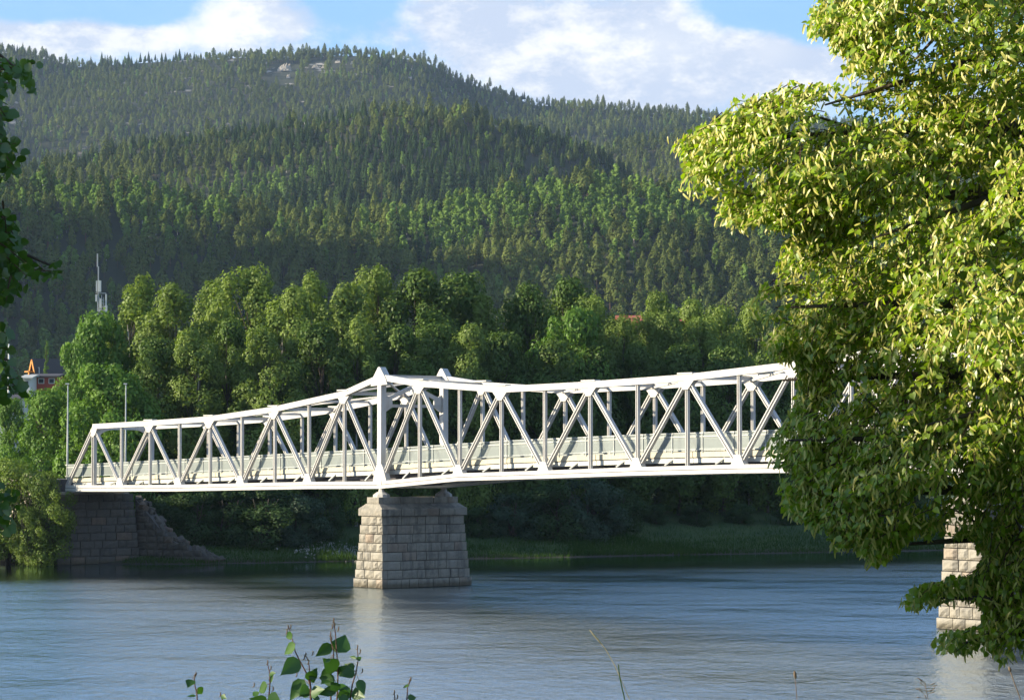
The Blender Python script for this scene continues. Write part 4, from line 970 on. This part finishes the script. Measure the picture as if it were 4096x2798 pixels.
def linden():
    g = np.random.default_rng(21)
    base = np.array([5.55, 22.6, float(height(5.55, 22.6))])
    root = empty('linden_tree', base); tag(root, 'large linden full of pale yellow flower bracts filling the right of the view', 'tree')
    n0 = 120000; px = g.uniform(2600, 4800, n0); py = g.uniform(-500, 2700, n0); ok = in_poly(px, py, LIN); px, py = px[ok], py[ok]
    ed = edge_dist(px, py, [(p if p[0] < 4500 else (p[0] + 2500, p[1])) for p in LIN]); thick = np.clip(.25 + ed / 475 * 1.35, .25, 2.7)
    # layered boughs: the crown is a set of tilted shelves with hollows between them
    Yc = 22.0 + .35 * np.sin(px / 210.0 + py / 330.0); off = g.uniform(-1, 1, len(px)) * thick
    lay = np.sin((py + .35 * px + 120 * np.sin(px / 260.0)) / 95.0 + off * 1.1) + .6 * np.sin(px / 130.0 - py / 170.0 + off * 1.7)
    hole = np.exp(-(((px - 3715) / 55) ** 2 + ((py - 170) / 40) ** 2)) + np.exp(-(((px - 3500) / 120) ** 2 + ((py - 455) / 22) ** 2)) + .8 * np.exp(-(((px - 3950) / 60) ** 2 + ((py - 330) / 60) ** 2)) \
        + np.exp(-(((px - 3560) / 130) ** 2 + ((py - 960) / 60) ** 2)) * .4
    pr = np.clip(.55 + .38 * lay, .06, 1) * np.where(ed < 45, 1.9, 1) * np.where(py > 2100, 1.3, 1) * (1 - np.clip(hole, 0, 1) * .97)
    ok = g.uniform(0, 1, len(px)) < np.clip(pr, 0, 1); px, py, off, Yc, ed = px[ok], py[ok], off[ok], Yc[ok], ed[ok]
    nmax = 7400; sel = g.permutation(len(px))[:nmax]; px, py, off, Yc, ed = px[sel], py[sel], off[sel], Yc[sel], ed[sel]
    P = unproj(px, py, Yc + off)
    d = P - (base + np.array([0, 0, 7.0])); d[:, 2] *= .35; d /= np.linalg.norm(d, axis=1, keepdims=True); d += g.normal(size=d.shape) * .40; d[:, 2] -= .18; d /= np.linalg.norm(d, axis=1, keepdims=True)
    back = .30 * np.clip(1.2 - ed / 60, .25, 1)
    sprays = [(p - dd * b, dd) for p, dd, b in zip(P, d, back)]
    def clip(Q):
        a, b, _ = proj(Q); k = in_poly(a, b, LIN) | (edge_dist(a, b, LIN) < 14)
        for hx, hy, sx, sy in ((3855, 2225, 75, 78), (3845, 2460, 85, 50), (3715, 170, 42, 32), (3480, 455, 60, 9)): k &= ((a - hx) / sx) ** 2 + ((b - hy) / sy) ** 2 > 1
        return k
    leafy(root, sprays, g, .056, 'leaf_linden', HEART, HEART_F, .62, (8, 14), .30, clip=clip)
    t = MB(); H = 15.5
    t.tube([(0, 0, -.5), (.05, 0, 1.5), (-.05, .05, 4), (.05, 0, 7), (0, .05, 10), (.1, 0, 13), (.1, 0, 15)], [.36, .30, .26, .21, .16, .10, .04], 10); t.build('trunk', M['bark'], root)
    for (qx, qy, qd, h0) in ((2950, 560, 0, 6.2), (2900, 820, .3, 5.6), (3300, 420, -.5, 7.2), (3350, 120, .2, 8.5), (3100, 1230, -.3, 4.6), (3130, 1520, .4, 4.0), (3150, 1760, -.4, 3.4), (3180, 1980, .2, 3.0), (3560, 2180, 0, 2.6), (3750, 2390, -.2, 2.0), (3850, 2570, .1, 1.8),
                             (3500, 950, -1.0, 6.0), (3600, 1400, 1.0, 4.8), (3700, 1700, -1.1, 4.0), (3800, 620, 1.2, 7.2), (3900, 200, -.8, 9.0), (3450, 700, .9, 6.4), (3650, 250, .5, 8.6)):
        e = at(qx, qy, 22 + qd) - Vector(base); s = Vector((0, 0, h0)); m1 = s.lerp(e, .35) + Vector((0, 0, .35)); m2 = s.lerp(e, .7) + Vector((g.uniform(-.1, .1), g.uniform(-.1, .1), .18))
        c = MB(); c.tube([s, m1, m2, e], [.085, .055, .03, .008], 6); 
        for q in range(7):
            t0 = g.uniform(.15, .72); b0 = m1.lerp(e, (t0 - .35) / .65) if t0 > .35 else s.lerp(m1, t0 / .35); dd = Vector(g.normal(size=3)) * .2 + (e - s).normalized() * .35
            qx_, qy_, _ = proj(np.array([tuple(Vector(base) + b0 + dd * 1.15)]))
            if not in_poly(qx_, qy_, LIN)[0] or edge_dist(qx_, qy_, LIN)[0] < 60: continue
            c.tube([b0, b0 + dd * .5 + Vector((0, 0, .05)), b0 + dd], [.016, .010, .004], 4, False)
        c.build('branch', M['bark'], root)
linden()

LFT = [(-900, 180), (-200, 200), (40, 235), (95, 215), (165, 215), (150, 290), (135, 375), (80, 345), (20, 350), (0, 390), (60, 420), (40, 480), (50, 540), (95, 600), (80, 690), (40, 720), (-30, 740), (0, 790), (70, 850), (90, 905), (100, 960), (150, 1000), (250, 1030), (265, 1060),
       (235, 1105), (130, 1105), (100, 1150), (50, 1160), (30, 1200), (-20, 1260), (50, 1300), (20, 1350), (60, 1410), (110, 1470), (120, 1520), (100, 1580), (20, 1570), (-10, 1640), (-60, 1750), (-60, 1900), (90, 1960), (100, 2000), (50, 2040), (40, 2130), (0, 2180), (-200, 2200), (-900, 2150)]
def left_tree():
    g = np.random.default_rng(33); base = np.array([-5.4, 13.6, float(height(-5.4, 13.6))])
    root = empty('aspen_tree', base); tag(root, 'dark shaded tree whose hanging round leaves frame the left edge', 'tree')
    n0 = 14000; px = g.uniform(-330, 300, n0); py = g.uniform(180, 2200, n0); ok = in_poly(px, py, LFT); px, py = px[ok], py[ok]
    keep = g.permutation(len(px))[:640]; px, py = px[keep], py[keep]; P = unproj(px, py, 13.0 + g.uniform(-.9, .9, len(px)))
    d = np.tile([.8, -.1, -.30], (len(P), 1)) + g.normal(size=(len(P), 3)) * .4; d /= np.linalg.norm(d, axis=1, keepdims=True)
    leafy(root, [(p - dd * .22, dd) for p, dd in zip(P, d)], g, .052, 'leaf_aspen', ROUND, ROUND_F, 0, (7, 12), .24, clip=lambda Q: in_poly(proj(Q)[0], proj(Q)[1], LFT))
    g2 = np.random.default_rng(5); n = 9000; q = g2.normal(size=(n, 3)); q /= np.linalg.norm(q, axis=1, keepdims=True); q *= g2.uniform(.4, 1, (n, 1)) ** .5
    C = np.array([-6.6, 14.4, 0]) - base; Pq = q * np.array([2.2, 2.6, 4.6]) + np.array([C[0], C[1], 7.2])
    ppx, ppy, dp = proj(Pq + base); k = ppx < -60; V, Lp, S = clumps(Pq[k], q[k] + g2.normal(size=(k.sum(), 3)) * .6, .13 * g2.uniform(.6, 1.3, k.sum()), g2)
    obj('crown', mesh_np('crown', V, Lp, S, M['leaf_aspen']), root)
    t = MB(); t.tube([(0, 0, -.5), (.1, 0, 3), (-.3, .2, 7), (-.4, .3, 11)], [.2, .16, .1, .03], 8); t.build('trunk', M['bark'], root)
    for qx, qy, h0 in ((60, 270, 6.5), (30, 650, 5.6), (200, 1060, 4.4), (60, 1450, 3.6), (50, 1990, 2.6)):
        e = at(qx, qy, 13.0) - Vector(base); s = Vector((-.1, .1, h0)); m1 = s.lerp(e, .5) + Vector((0, 0, .3)); c = MB(); c.tube([s, m1, e], [.05, .028, .006], 6); c.build('branch', M['bark'], root)
left_tree()
# neighbours further along the near bank, left of the view: they throw the shade on the lower boughs
for i, (x_, y_, kd, H_, wd) in enumerate(((-14.0, 20.2, 'maple', 9.9, 1.25), (-13.0, 12.2, 'poplar', 11.0, .8), (-24.0, 22.0, 'alder', 11.0, 1.1), (-18.5, 30.0, 'maple', 9.0, .9))):
    plant(kd, 0, x_, y_, H_, ['maple of the near bank left of the view', 'poplar of the near bank left of the view', 'alder of the near bank left of the view', 'small maple lower down the near bank, left of the view'][i], 'trees of the near bank', wd)

# ------------------------------------------------------------------ saplings and grasses at the lower edge
BLEAF = np.array([(0, 0, 0), (.12, .26, .03), (.36, .36, .04), (.62, .26, .01), (.84, .12, -.03), (1.05, 0, -.10), (.84, -.12, -.03), (.62, -.26, .01), (.36, -.36, .04), (.12, -.26, .03), (.45, 0, -.04)])
BLEAF_F = [(0, 10, 3, 2, 1), (10, 5, 4, 3), (0, 9, 8, 7, 10), (10, 7, 6, 5)]
bl_mesh = single_mesh('leaf', BLEAF, BLEAF_F, M['young_leaf'])
def S8(x, y): return 600 + x / 1.162, 2350 + y / 1.162          # coordinates read off the enlarged lower strip
def shoot(label, stem, leaves, buds, Y=7.2, grp='birch saplings at the lower edge'):
    """stem: pixel polyline top to bottom; leaves: (px,py, tip px,py, width factor)"""
    pts = [at(*S8(*p), Y) for p in stem]; b = pts[-1].copy(); gz_ = float(height(b.x, Y)); base = Vector((b.x + (b.x - pts[-2].x) * .3, Y, gz_))
    root = empty('birch_sapling', base); tag(root, label, 'sapling', grp)
    c = MB(); c.tube([p - base for p in pts] + [Vector((0, 0, -.05))], [.0012 + .0016 * i / len(pts) for i in range(len(pts))] + [.004], 5); c.build('stem', M['twig'], root)
    for (x0, y0, x1, y1, wf) in leaves:
        a = at(*S8(x0, y0), Y + random.uniform(-.05, .05)); b_ = at(*S8(x1, y1), a.y + random.uniform(-.035, .035)); d = b_ - a; ln = d.length
        xd = d.normalized(); zd = Vector((random.uniform(-.5, .3), -1, random.uniform(-.2, .6))); zd = (zd - xd * zd.dot(xd)).normalized(); yd = zd.cross(xd)
        q = obj('leaf', bl_mesh, root); q.matrix_local = Matrix.Translation(a - base) @ Matrix((xd, yd, zd)).transposed().to_4x4() @ Matrix.Diagonal((ln * 1.08, ln * wf * 1.25, ln, 1))
        near_s = min(pts, key=lambda p: (p - a).length); k = MB(); k.tube([near_s - base, a - base], .0009, 4, False); k.build('petiole', M['twig'], root)
    for x0, y0 in buds:
        a = at(*S8(x0, y0), Y) - base; k = MB(); r_ = .0019
        k.tube([a + Vector((0, 0, .007)), a + Vector((.002, 0, .004)), a + Vector((.001, 0, -.004)), a - Vector((.003, 0, .006))], [.001, r_, r_ * .9, .001], 5); k.build('bud', M['seed_head'], root)
shoot('tallest birch sapling shoot, topped by one broad lit leaf', [(852, 148), (862, 210), (868, 300), (874, 380), (872, 470), (866, 560)],
      [(875, 300, 905, 222, 1.15), (845, 262, 778, 312, .8), (868, 300, 840, 240, .3), (870, 380, 812, 335, 1.1), (872, 390, 850, 345, .9), (870, 400, 925, 362, .8), (872, 480, 845, 440, 1.2), (874, 470, 915, 455, .8), (870, 500, 935, 500, .9), (868, 470, 790, 492, .7), (860, 430, 790, 418, .9), (880, 505, 925, 535, 1.0)],
      [(852, 150), (856, 172), (874, 190), (846, 180)])
shoot('leaning birch sapling shoot left of the tallest one', [(645, 180), (660, 235), (675, 295), (695, 335), (725, 390), (745, 450), (750, 560)],
      [(662, 215, 632, 228, .9), (676, 262, 624, 303, .7), (694, 332, 618, 396, .95), (718, 425, 655, 512, .8), (745, 425, 775, 375, .9), (735, 455, 700, 490, 1.0), (748, 490, 800, 470, .9), (742, 500, 700, 490, .8)],
      [(640, 182), (652, 180), (634, 205), (660, 252), (658, 290)])
shoot('thin birch shoot right of the tallest sapling', [(963, 275), (968, 330), (958, 390), (940, 450), (925, 560)],
      [(962, 320, 975, 335, .9), (960, 325, 928, 318, .5), (950, 385, 890, 405, .9), (948, 380, 905, 352, .7), (970, 425, 995, 488, .8), (940, 480, 990, 505, .9), (935, 480, 890, 470, .9)], [(962, 276), (975, 295), (985, 385)])
shoot('bare topped thin shoot between the two tall saplings', [(838, 214), (842, 250), (855, 300), (850, 350), (838, 420), (842, 560)], [(838, 330, 815, 345, .8), (836, 430, 800, 440, .9), (840, 380, 795, 412, .8)], [(838, 214), (842, 235)])
shoot('low twiggy shoot with curled buds between the saplings', [(722, 308), (738, 340), (742, 400), (748, 470), (752, 560)], [(740, 385, 760, 440, .8), (745, 470, 700, 500, .9), (748, 500, 790, 510, .9)], [(722, 310), (755, 303), (735, 345), (680, 402), (716, 322)])
shoot('small birch shoot left of the leaning sapling', [(545, 345), (555, 385), (558, 440), (552, 520), (550, 580)], [(555, 400, 580, 395, .7), (556, 440, 572, 400, .5), (545, 450, 505, 478, .9), (500, 500, 480, 480, .8), (550, 500, 600, 520, 1.1), (545, 520, 470, 515, .6)], [(545, 345), (560, 372), (570, 470), (482, 450)])
shoot('leftmost small shoot with two hanging leaves', [(210, 398), (206, 440), (218, 490), (222, 580)], [(195, 425, 178, 455, .9), (222, 462, 243, 492, .8), (212, 500, 176, 502, .3)], [(212, 400), (206, 412)])
shoot('tiny leafy tip just above the lower edge', [(328, 492), (335, 510), (340, 580)], [(332, 498, 352, 512, .7)], [(325, 494), (345, 502)])
shoot('short shoot with one round leaf right of the saplings', [(1210, 420), (1198, 460), (1194, 520), (1192, 580)], [(1198, 512, 1236, 508, .9), (1204, 450, 1175, 462, .3)], [(1210, 424), (1204, 436)])
shoot('bare little twig left of the round leaved shoot', [(1134, 482), (1138, 505), (1136, 580)], [], [(1134, 484), (1148, 506)])
def stalk(name, label, pts, Y, rad, m, head=None):
    P_ = [at(x, y, Y) for x, y in pts]; base = Vector((P_[-1].x, Y, float(height(P_[-1].x, Y)))); root = empty(name, base); tag(root, label, 'grass', 'grass stalks at the lower edge')
    c = MB(); c.tube([p - base for p in P_] + [Vector((0, 0, 0))], rad, 4); c.build('stem', M[m], root)
    if head:
        for hp, hr, hm in head:
            q = [at(x, y, Y) - base for x, y in hp]; k = MB(); nq = len(q)
            k.tube(q, [max(.0006, hr * math.sin(math.pi * (i + .35) / (nq - .3))) for i in range(nq)], 6); k.build('seed_head', M[hm], root)
    return root
stalk('grass_stalk', 'thin pale grass stalk leaning over the open water', [(2362, 2522), (2420, 2590), (2460, 2660), (2490, 2730), (2520, 2800)], 7.0, .0011, 'dry_grass', [([(2358, 2516), (2375, 2538), (2395, 2560), (2410, 2578)], .0022, 'dry_grass')])
r_ = stalk('green_grass', 'green pointed blade of grass beside the pale stalk', [(2474, 2655), (2478, 2700), (2486, 2740), (2500, 2800)], 7.0, .0016, 'grass')
stalk('timothy_grass', 'upright grass stem with a dark cylindrical seed head', [(3180, 2716), (3184, 2750), (3188, 2800)], 6.5, .0009, 'seed_head', [([(3178, 2680), (3179, 2690), (3181, 2702), (3183, 2714)], .0042, 'seed_head')])
stalk('knapweed', 'dark stem with a round bud at the lower right corner', [(4040, 2680), (4058, 2730), (4075, 2775), (4085, 2805)], 6.5, .0014, 'seed_head', [([(4036, 2664), (4038, 2670), (4040, 2678), (4042, 2686)], .0042, 'seed_head')])
oat = stalk('oat_grass', 'fine spreading panicle of wild grass at the lower right', [(3700, 2730), (3706, 2765), (3715, 2805)], 6.5, .0008, 'seed_head')
for i in range(14):
    a = at(3702 + i * .6, 2728 + i * 5.2, 6.5) - oat.location; b_ = at(3702 + random.uniform(-30, 30), 2722 + i * 5.0 + random.uniform(-12, 6), 6.5) - oat.location
    k = MB(); k.tube([a, b_], .0004, 3, False); k.tube([b_, b_ + (b_ - a).normalized() * .006, b_ + (b_ - a).normalized() * .012], [.0006, .0012, .0004], 4); k.build('spikelet', M['seed_head'], oat)

# ------------------------------------------------------------------ mast, lamps, houses
def pbox(c, x0, y0, x1, y1, Y, dep):
    a = at(x0, y1, Y); b = at(x1, y0, Y); c.box((a.x, Y - dep / 2, a.z), (b.x, Y + dep / 2, b.z))
Ym = 330.0; b0 = at(395, 1250, Ym); base = Vector((b0.x, Ym, float(height(b0.x, Ym))))
mast = empty('telecom_mast', (0, 0, 0)); tag(mast, 'slim telecom mast with white panel antennas rising behind the maples', 'mast')
mast.location = base
def mpart(name, m, boxes):
    c = MB()
    for bx in boxes: pbox(c, *bx)
    o = c.build(name, M[m], mast); o.matrix_local = Matrix.Translation(-base); return o
MX = lambda x, y: (x / 2.268, 950 + y / 2.268)
def mb(x0, y0, x1, y1, dep=.35, dY=0):
    a = MX(x0, y0); b = MX(x1, y1); return (a[0], a[1], b[0], b[1], Ym + dY, dep)
mpart('mast_pole', 'mast_steel', [mb(884, 262, 897, 1100, .4), mb(879, 146, 889, 264, .3)])
for bx in (mb(872, 392, 884, 492, .4), mb(893, 390, 917, 492, .5), mb(868, 516, 884, 580, .5), mb(903, 556, 922, 640, .5), mb(956, 512, 968, 612, .35), mb(952, 614, 973, 676, .5, -.3), mb(900, 650, 916, 672, .5, -.4)): mpart('panel_antenna', 'antenna_white', [bx])
mpart('antenna_arm', 'mast_steel', [mb(884, 500, 962, 508, .12)]); mpart('antenna_arm', 'mast_steel', [mb(868, 500, 900, 506, .12)])
for bx in (mb(918, 520, 926, 700, .15), mb(936, 540, 941, 700, .12), mb(882, 580, 888, 700, .2, -.8), mb(945, 620, 950, 700, .12, .5)): mpart('lattice_leg', 'mast_steel', [bx])
for k in range(5):
    c = MB(); a = at(*MX(886, 540 + k * 32), Ym); b_ = at(*MX(945, 570 + k * 32), Ym); c.bar(a, b_, .09, .09); o = c.build('lattice_brace', M['mast_steel'], mast); o.matrix_local = Matrix.Translation(-base)
def lamp(px, ptop, Y, label):
    a = at(px, ptop, Y); zb = 7.75; root = empty('street_lamp', (a.x, Y, zb)); tag(root, label, 'street lamp', 'street lamps by the bridge end')
    H = a.z - zb; c = MB(); c.tube([(0, 0, 0), (0, 0, 1.2), (0, 0, H)], [.13, .10, .055], 8); c.build('pole', M['galv'], root)
    c = MB(); c.box((-.22, -.14, H - .02), (.10, .14, H + .10)); c.build('lamp_head', M['antenna_white'], root)
lamp(272, 1536, 243.5, 'tall bare street lamp pole at the left end of the bridge'); lamp(504, 1536, 249.5, 'tall lamp pole rising behind the first panels of the bridge')
def house(x0, ye, x1, yridge, ybase, Y, wallm, roofm, label, cat='house', gable_left=True, dep=9, windows=()):
    """long side to the river: eaves from x0 to x1, ridge above"""
    a = at(x0, ye, Y); b = at(x1, ye, Y); zr = at(x0, yridge, Y + dep / 2).z; zb = at(x0, ybase, Y).z; w_ = b.x - a.x
    root = empty('house', (a.x, Y, zb)); tag(root, label, cat); H = a.z - zb; Hr = zr - zb
    c = MB(); c.box((0, 0, -3), (w_, dep, H)); 
    c.add([(0, 0, H), (0, dep, H), (0, dep / 2, Hr)], [(0, 1, 2)]); c.add([(w_, 0, H), (w_, dep, H), (w_, dep / 2, Hr)], [(0, 2, 1)]); c.build('wall', M[wallm], root)
    for sg in (0, 1):
        y0_ = -.5 if sg == 0 else dep + .5; ym = dep / 2; k = (Hr - H) / (dep / 2); c = MB(); ze = H - .5 * k
        V = [(-.5, y0_, ze + .02), (w_ + .5, y0_, ze + .02), (w_ + .5, ym, Hr + .02), (-.5, ym, Hr + .02)]; V += [(x, y, z + .25) for x, y, z in V]
        c.add(V, [(0, 3, 2, 1), (4, 5, 6, 7), (0, 1, 5, 4), (1, 2, 6, 5), (2, 3, 7, 6), (3, 0, 4, 7)]); c.build('roof', M[roofm], root)
    for (fx, fz, ww, wh) in windows:
        c = MB(); c.box((w_ * fx, -.12, H * fz), (w_ * fx + ww, -.02, H * fz + wh)); f = c.build('window', M['white_wall'], root)
        c = MB(); c.box((w_ * fx + .12, -.15, H * fz + .12), (w_ * fx + ww - .12, -.122, H * fz + wh - .12)); c.build('pane', M['window_dark'], f)
    return root
def gable_house(x0, x1, yapex, ye, ybase, Y, length, wallm, roofm, label):
    """gable end towards the river, ridge running away and to the right"""
    a = at(x0, ye, Y); b = at(x1, ye, Y); m_ = (a + b) / 2; root = empty('house', (m_.x, Y, at(x0, ybase, Y).z), R(-52)); tag(root, label, 'house')
    H = a.z - root.location.z; Hr = at(x0, yapex, Y).z - root.location.z; hw = (b.x - a.x) / 2 * 1.2
    c = MB(); c.box((-hw, 0, -2), (hw, length, H)); c.add([(-hw, 0, H), (hw, 0, H), (0, 0, Hr)], [(0, 1, 2)]); c.add([(-hw, length, H), (hw, length, H), (0, length, Hr)], [(0, 2, 1)]); c.build('wall', M[wallm], root)
    for sg in (-1, 1):
        c = MB(); k = (Hr - H) / hw; V = [(sg * (hw + .6), -1.0, H - .6 * k), (sg * (hw + .6), length + .8, H - .6 * k), (0, length + .8, Hr), (0, -1.0, Hr)]; V = [(x, y, z + .05) for x, y, z in V] + [(x, y, z + .4) for x, y, z in V]
        c.add(V, [(0, 3, 2, 1), (4, 5, 6, 7), (0, 1, 5, 4), (1, 2, 6, 5), (2, 3, 7, 6), (3, 0, 4, 7)]); c.build('roof', M[roofm], root)
        c = MB(); c.bar((sg * (hw + .6), -1.05, H - .6 * k + .1), (0, -1.05, Hr + .1), .12, .4, (0, 1, 0)); c.build('barge_board', M['orange_wood'], root)
    for fx in (-.5, .1):
        c = MB(); c.box((hw * fx, -.12, H * .35), (hw * fx + 1.3, -.02, H * .35 + 1.3)); f = c.build('window', M['white_wall'], root)
        c = MB(); c.box((hw * fx + .14, -.16, H * .35 + .14), (hw * fx + 1.16, -.122, H * .35 + 1.16)); c.build('pane', M['window_dark'], f)
    c = MB(); c.box((-hw - .1, -2.2, H * .55), (hw + .1, -.02, H * .55 + .25)); c.build('balcony', M['orange_wood'], root)
gable_house(133, 158, 1441, 1475, 1506, 520, 15, 'orange_wood', 'dark_roof', 'orange wooden house with dark roof above the red building at left')
house(186, 1478, 222, 1446, 1510, 535, 'dark_wood', 'dark_roof', 'dark brown house partly hidden behind the maple crown at left')
house(122, 1508, 226, 1500, 1560, 430, 'red_wood', 'dark_roof', 'long red wooden building just below the orange gabled house', windows=((.3, .5, 1.0, .9), (.7, .5, 1.0, .9)))
house(92, 1514, 120, 1504, 1558, 424, 'white_wall', 'mast_steel', 'small pale building at the left end of the red one', windows=((.2, .4, .8, .8),))
house(18, 1600, 66, 1584, 1660, 360, 'pale_wall', 'dark_roof', 'pale house low at the left edge behind branches', windows=((.15, .4, .9, 1.0), (.6, .4, .9, 1.0)))
house(-10, 1655, 30, 1636, 1720, 340, 'white_wall', 'dark_roof', 'white house at the very left edge above the willows', windows=((.3, .4, .9, 1.0),))
house(2060, 1905, 2230, 1885, 1950, 345, 'brick_wall', 'tile_roof', 'pinkish brick building seen between trunks under the main span', 'building', windows=((.12, .35, 1.1, 1.2), (.42, .35, 1.1, 1.2), (.72, .35, 1.1, 1.2)))
house(2480, 1288, 2560, 1268, 1340, 400, 'brick_wall', 'tile_roof', 'building whose red tiled roof shows just above the bank trees', 'building')
house(2690, 1298, 2800, 1282, 1340, 410, 'brick_wall', 'tile_roof', 'second red tiled roof nearer to the linden branch', 'building')
q = at(185, 1500, 470); plant('column', 0, q.x, 470, at(185, 1360, 470).z - at(185, 1520, 470).z, 'single narrow poplar standing before the orange house', None, .9, None, at(185, 1520, 470).z)
# pole left of the poplar
a = at(36, 1375, 480); zb = float(height(a.x, 480)); pl = empty('utility_pole', (a.x, 480, zb)); tag(pl, 'pale utility pole with crossarm at the far left', 'utility pole')
c = MB(); c.tube([(0, 0, 0), (0, 0, a.z - zb)], [.3, .16], 7); c.build('pole', M['antenna_white'], pl); c = MB(); c.box((-.9, -.1, a.z - zb - 3.2), (.9, .1, a.z - zb - 2.8)); c.build('crossarm', M['antenna_white'], pl)
# cars parked beyond the trunks
def car(px, py, Y, mname, label):
    a = at(px, py, Y); zb = float(height(a.x, Y)); root = empty('parked_car', (a.x, Y, zb), R(8)); tag(root, label, 'car', 'cars parked behind the bank')
    c = MB(); c.prism([(-2.1, .35), (2.1, .35), (2.15, .75), (1.2, .95), (.6, 1.42), (-1.0, 1.45), (-1.7, 1.0), (-2.1, .9)], -.85, .85); c.build('body', M[mname], root)
    c = MB(); c.prism([(1.05, .97), (.52, 1.36), (-.95, 1.38), (-1.5, 1.0)], -.87, .87); c.build('side_window', M['window_dark'], root)
    for x in (-1.3, 1.3):
        for y in (-.86, .86):
            w_ = MB(); w_.tube([(x, y - .1, .33), (x, y + .1, .33)], .33, 12); w_.build('wheel', M['dark_steel'], root)
car(1905, 1976, 300, 'antenna_white', 'white car glimpsed between trunks right of the granite pier'); car(2780, 1990, 305, 'antenna_white', 'white car glimpsed between trunks left of the linden'); car(2480, 1975, 310, 'mast_steel', 'grey car glimpsed between trunks under the middle of the span')
# gravel spit on the bank left of the pier, and grass along the water
g = np.random.default_rng(77)
gp = at(1385, 2195, 252); n = 900; P_ = np.stack([gp.x + g.normal(size=n) * 2.2, gp.y + g.normal(size=n) * 1.6, np.zeros(n)], -1); P_[:, 2] = height(P_[:, 0], P_[:, 1]) + .03
OCT = np.array([(.5, 0, 0), (0, .4, 0), (-.5, 0, 0), (0, -.4, 0), (0, 0, .35), (0, 0, -.35)]); OF = [(0, 1, 4), (1, 2, 4), (2, 3, 4), (3, 0, 4), (1, 0, 5), (2, 1, 5), (3, 2, 5), (0, 3, 5)]
V, Lp, S = stamp(P_, frames(g.normal(size=(n, 3)) * [1, 1, .2], np.tile([0, 0, 1.], (n, 1)), g, .2), g.uniform(.15, .55, n), OCT, OF)
tag(obj('gravel', mesh_np('gravel', V, Lp, S, M['cast_stone'])), 'patch of pale stones on the bank left of the granite pier', 'gravel', None, 'stuff')
BL = np.array([(-.03, 0, 0), (.03, 0, 0), (.02, .10, .6), (0, .28, 1.0)]); BF = [(0, 1, 2), (0, 2, 3)]
n = 52000; xx = g.uniform(-36, 62, n); sY = np.array([shoreY(x) for x in np.linspace(-36, 62, 99)]); yy = np.interp(xx, np.linspace(-36, 62, 99), sY) + g.uniform(-.2, 1, n) ** 1.2 * 1.0; yy = np.interp(xx, np.linspace(-36, 62, 99), sY) + np.abs(g.normal(size=n)) * 6.5
P_ = np.stack([xx, yy, height(xx, yy) - .05], -1)
up = np.tile([0, 0, 1.], (n, 1)) + g.normal(size=(n, 3)) * .12; th = g.uniform(0, 6.28, n); x_ = np.stack([np.cos(th), np.sin(th), 0 * th], -1); z_ = up / np.linalg.norm(up, axis=1, keepdims=True); y_ = np.cross(z_, x_)
hgt = g.uniform(.15, .45, n) * (1 + .6 * (nz(xx, yy, 6) > .2))
V = (P_[:, None] + hgt[:, None, None] * (BL[None, :, 0, None] * 2.2 * x_[:, None] + BL[None, :, 1, None] * y_[:, None] + BL[None, :, 2, None] * z_[:, None])).reshape(-1, 3)
fl = np.array([0, 1, 2, 0, 2, 3]); Lp = (fl[None] + (np.arange(n) * 4)[:, None]).ravel()
tag(obj('bank_grass', mesh_np('bank_grass', V, Lp, np.full(2 * n, 3), M['grass'])), 'green grass along the far water edge under the bridge', 'grass', None, 'stuff')

# ------------------------------------------------------------------ haze over the valley
hz = MB(); hz.box((-1600, -70, -4), (1600, 6100, 590)); hm = bpy.data.materials.new('haze_air'); hm.use_nodes = True; hm.node_tree.nodes.clear(); q = NT(hm.node_tree)
ho = q.node('ShaderNodeOutputMaterial'); pv = q.node('ShaderNodeVolumePrincipled'); pv.inputs['Color'].default_value = (.55, .74, 1.0, 1); pv.inputs['Density'].default_value = .000045; pv.inputs['Anisotropy'].default_value = .2
q.l.new(pv.outputs[0], ho.inputs['Volume'])
hzo = hz.build('haze', hm); tag(hzo, kind='stuff')
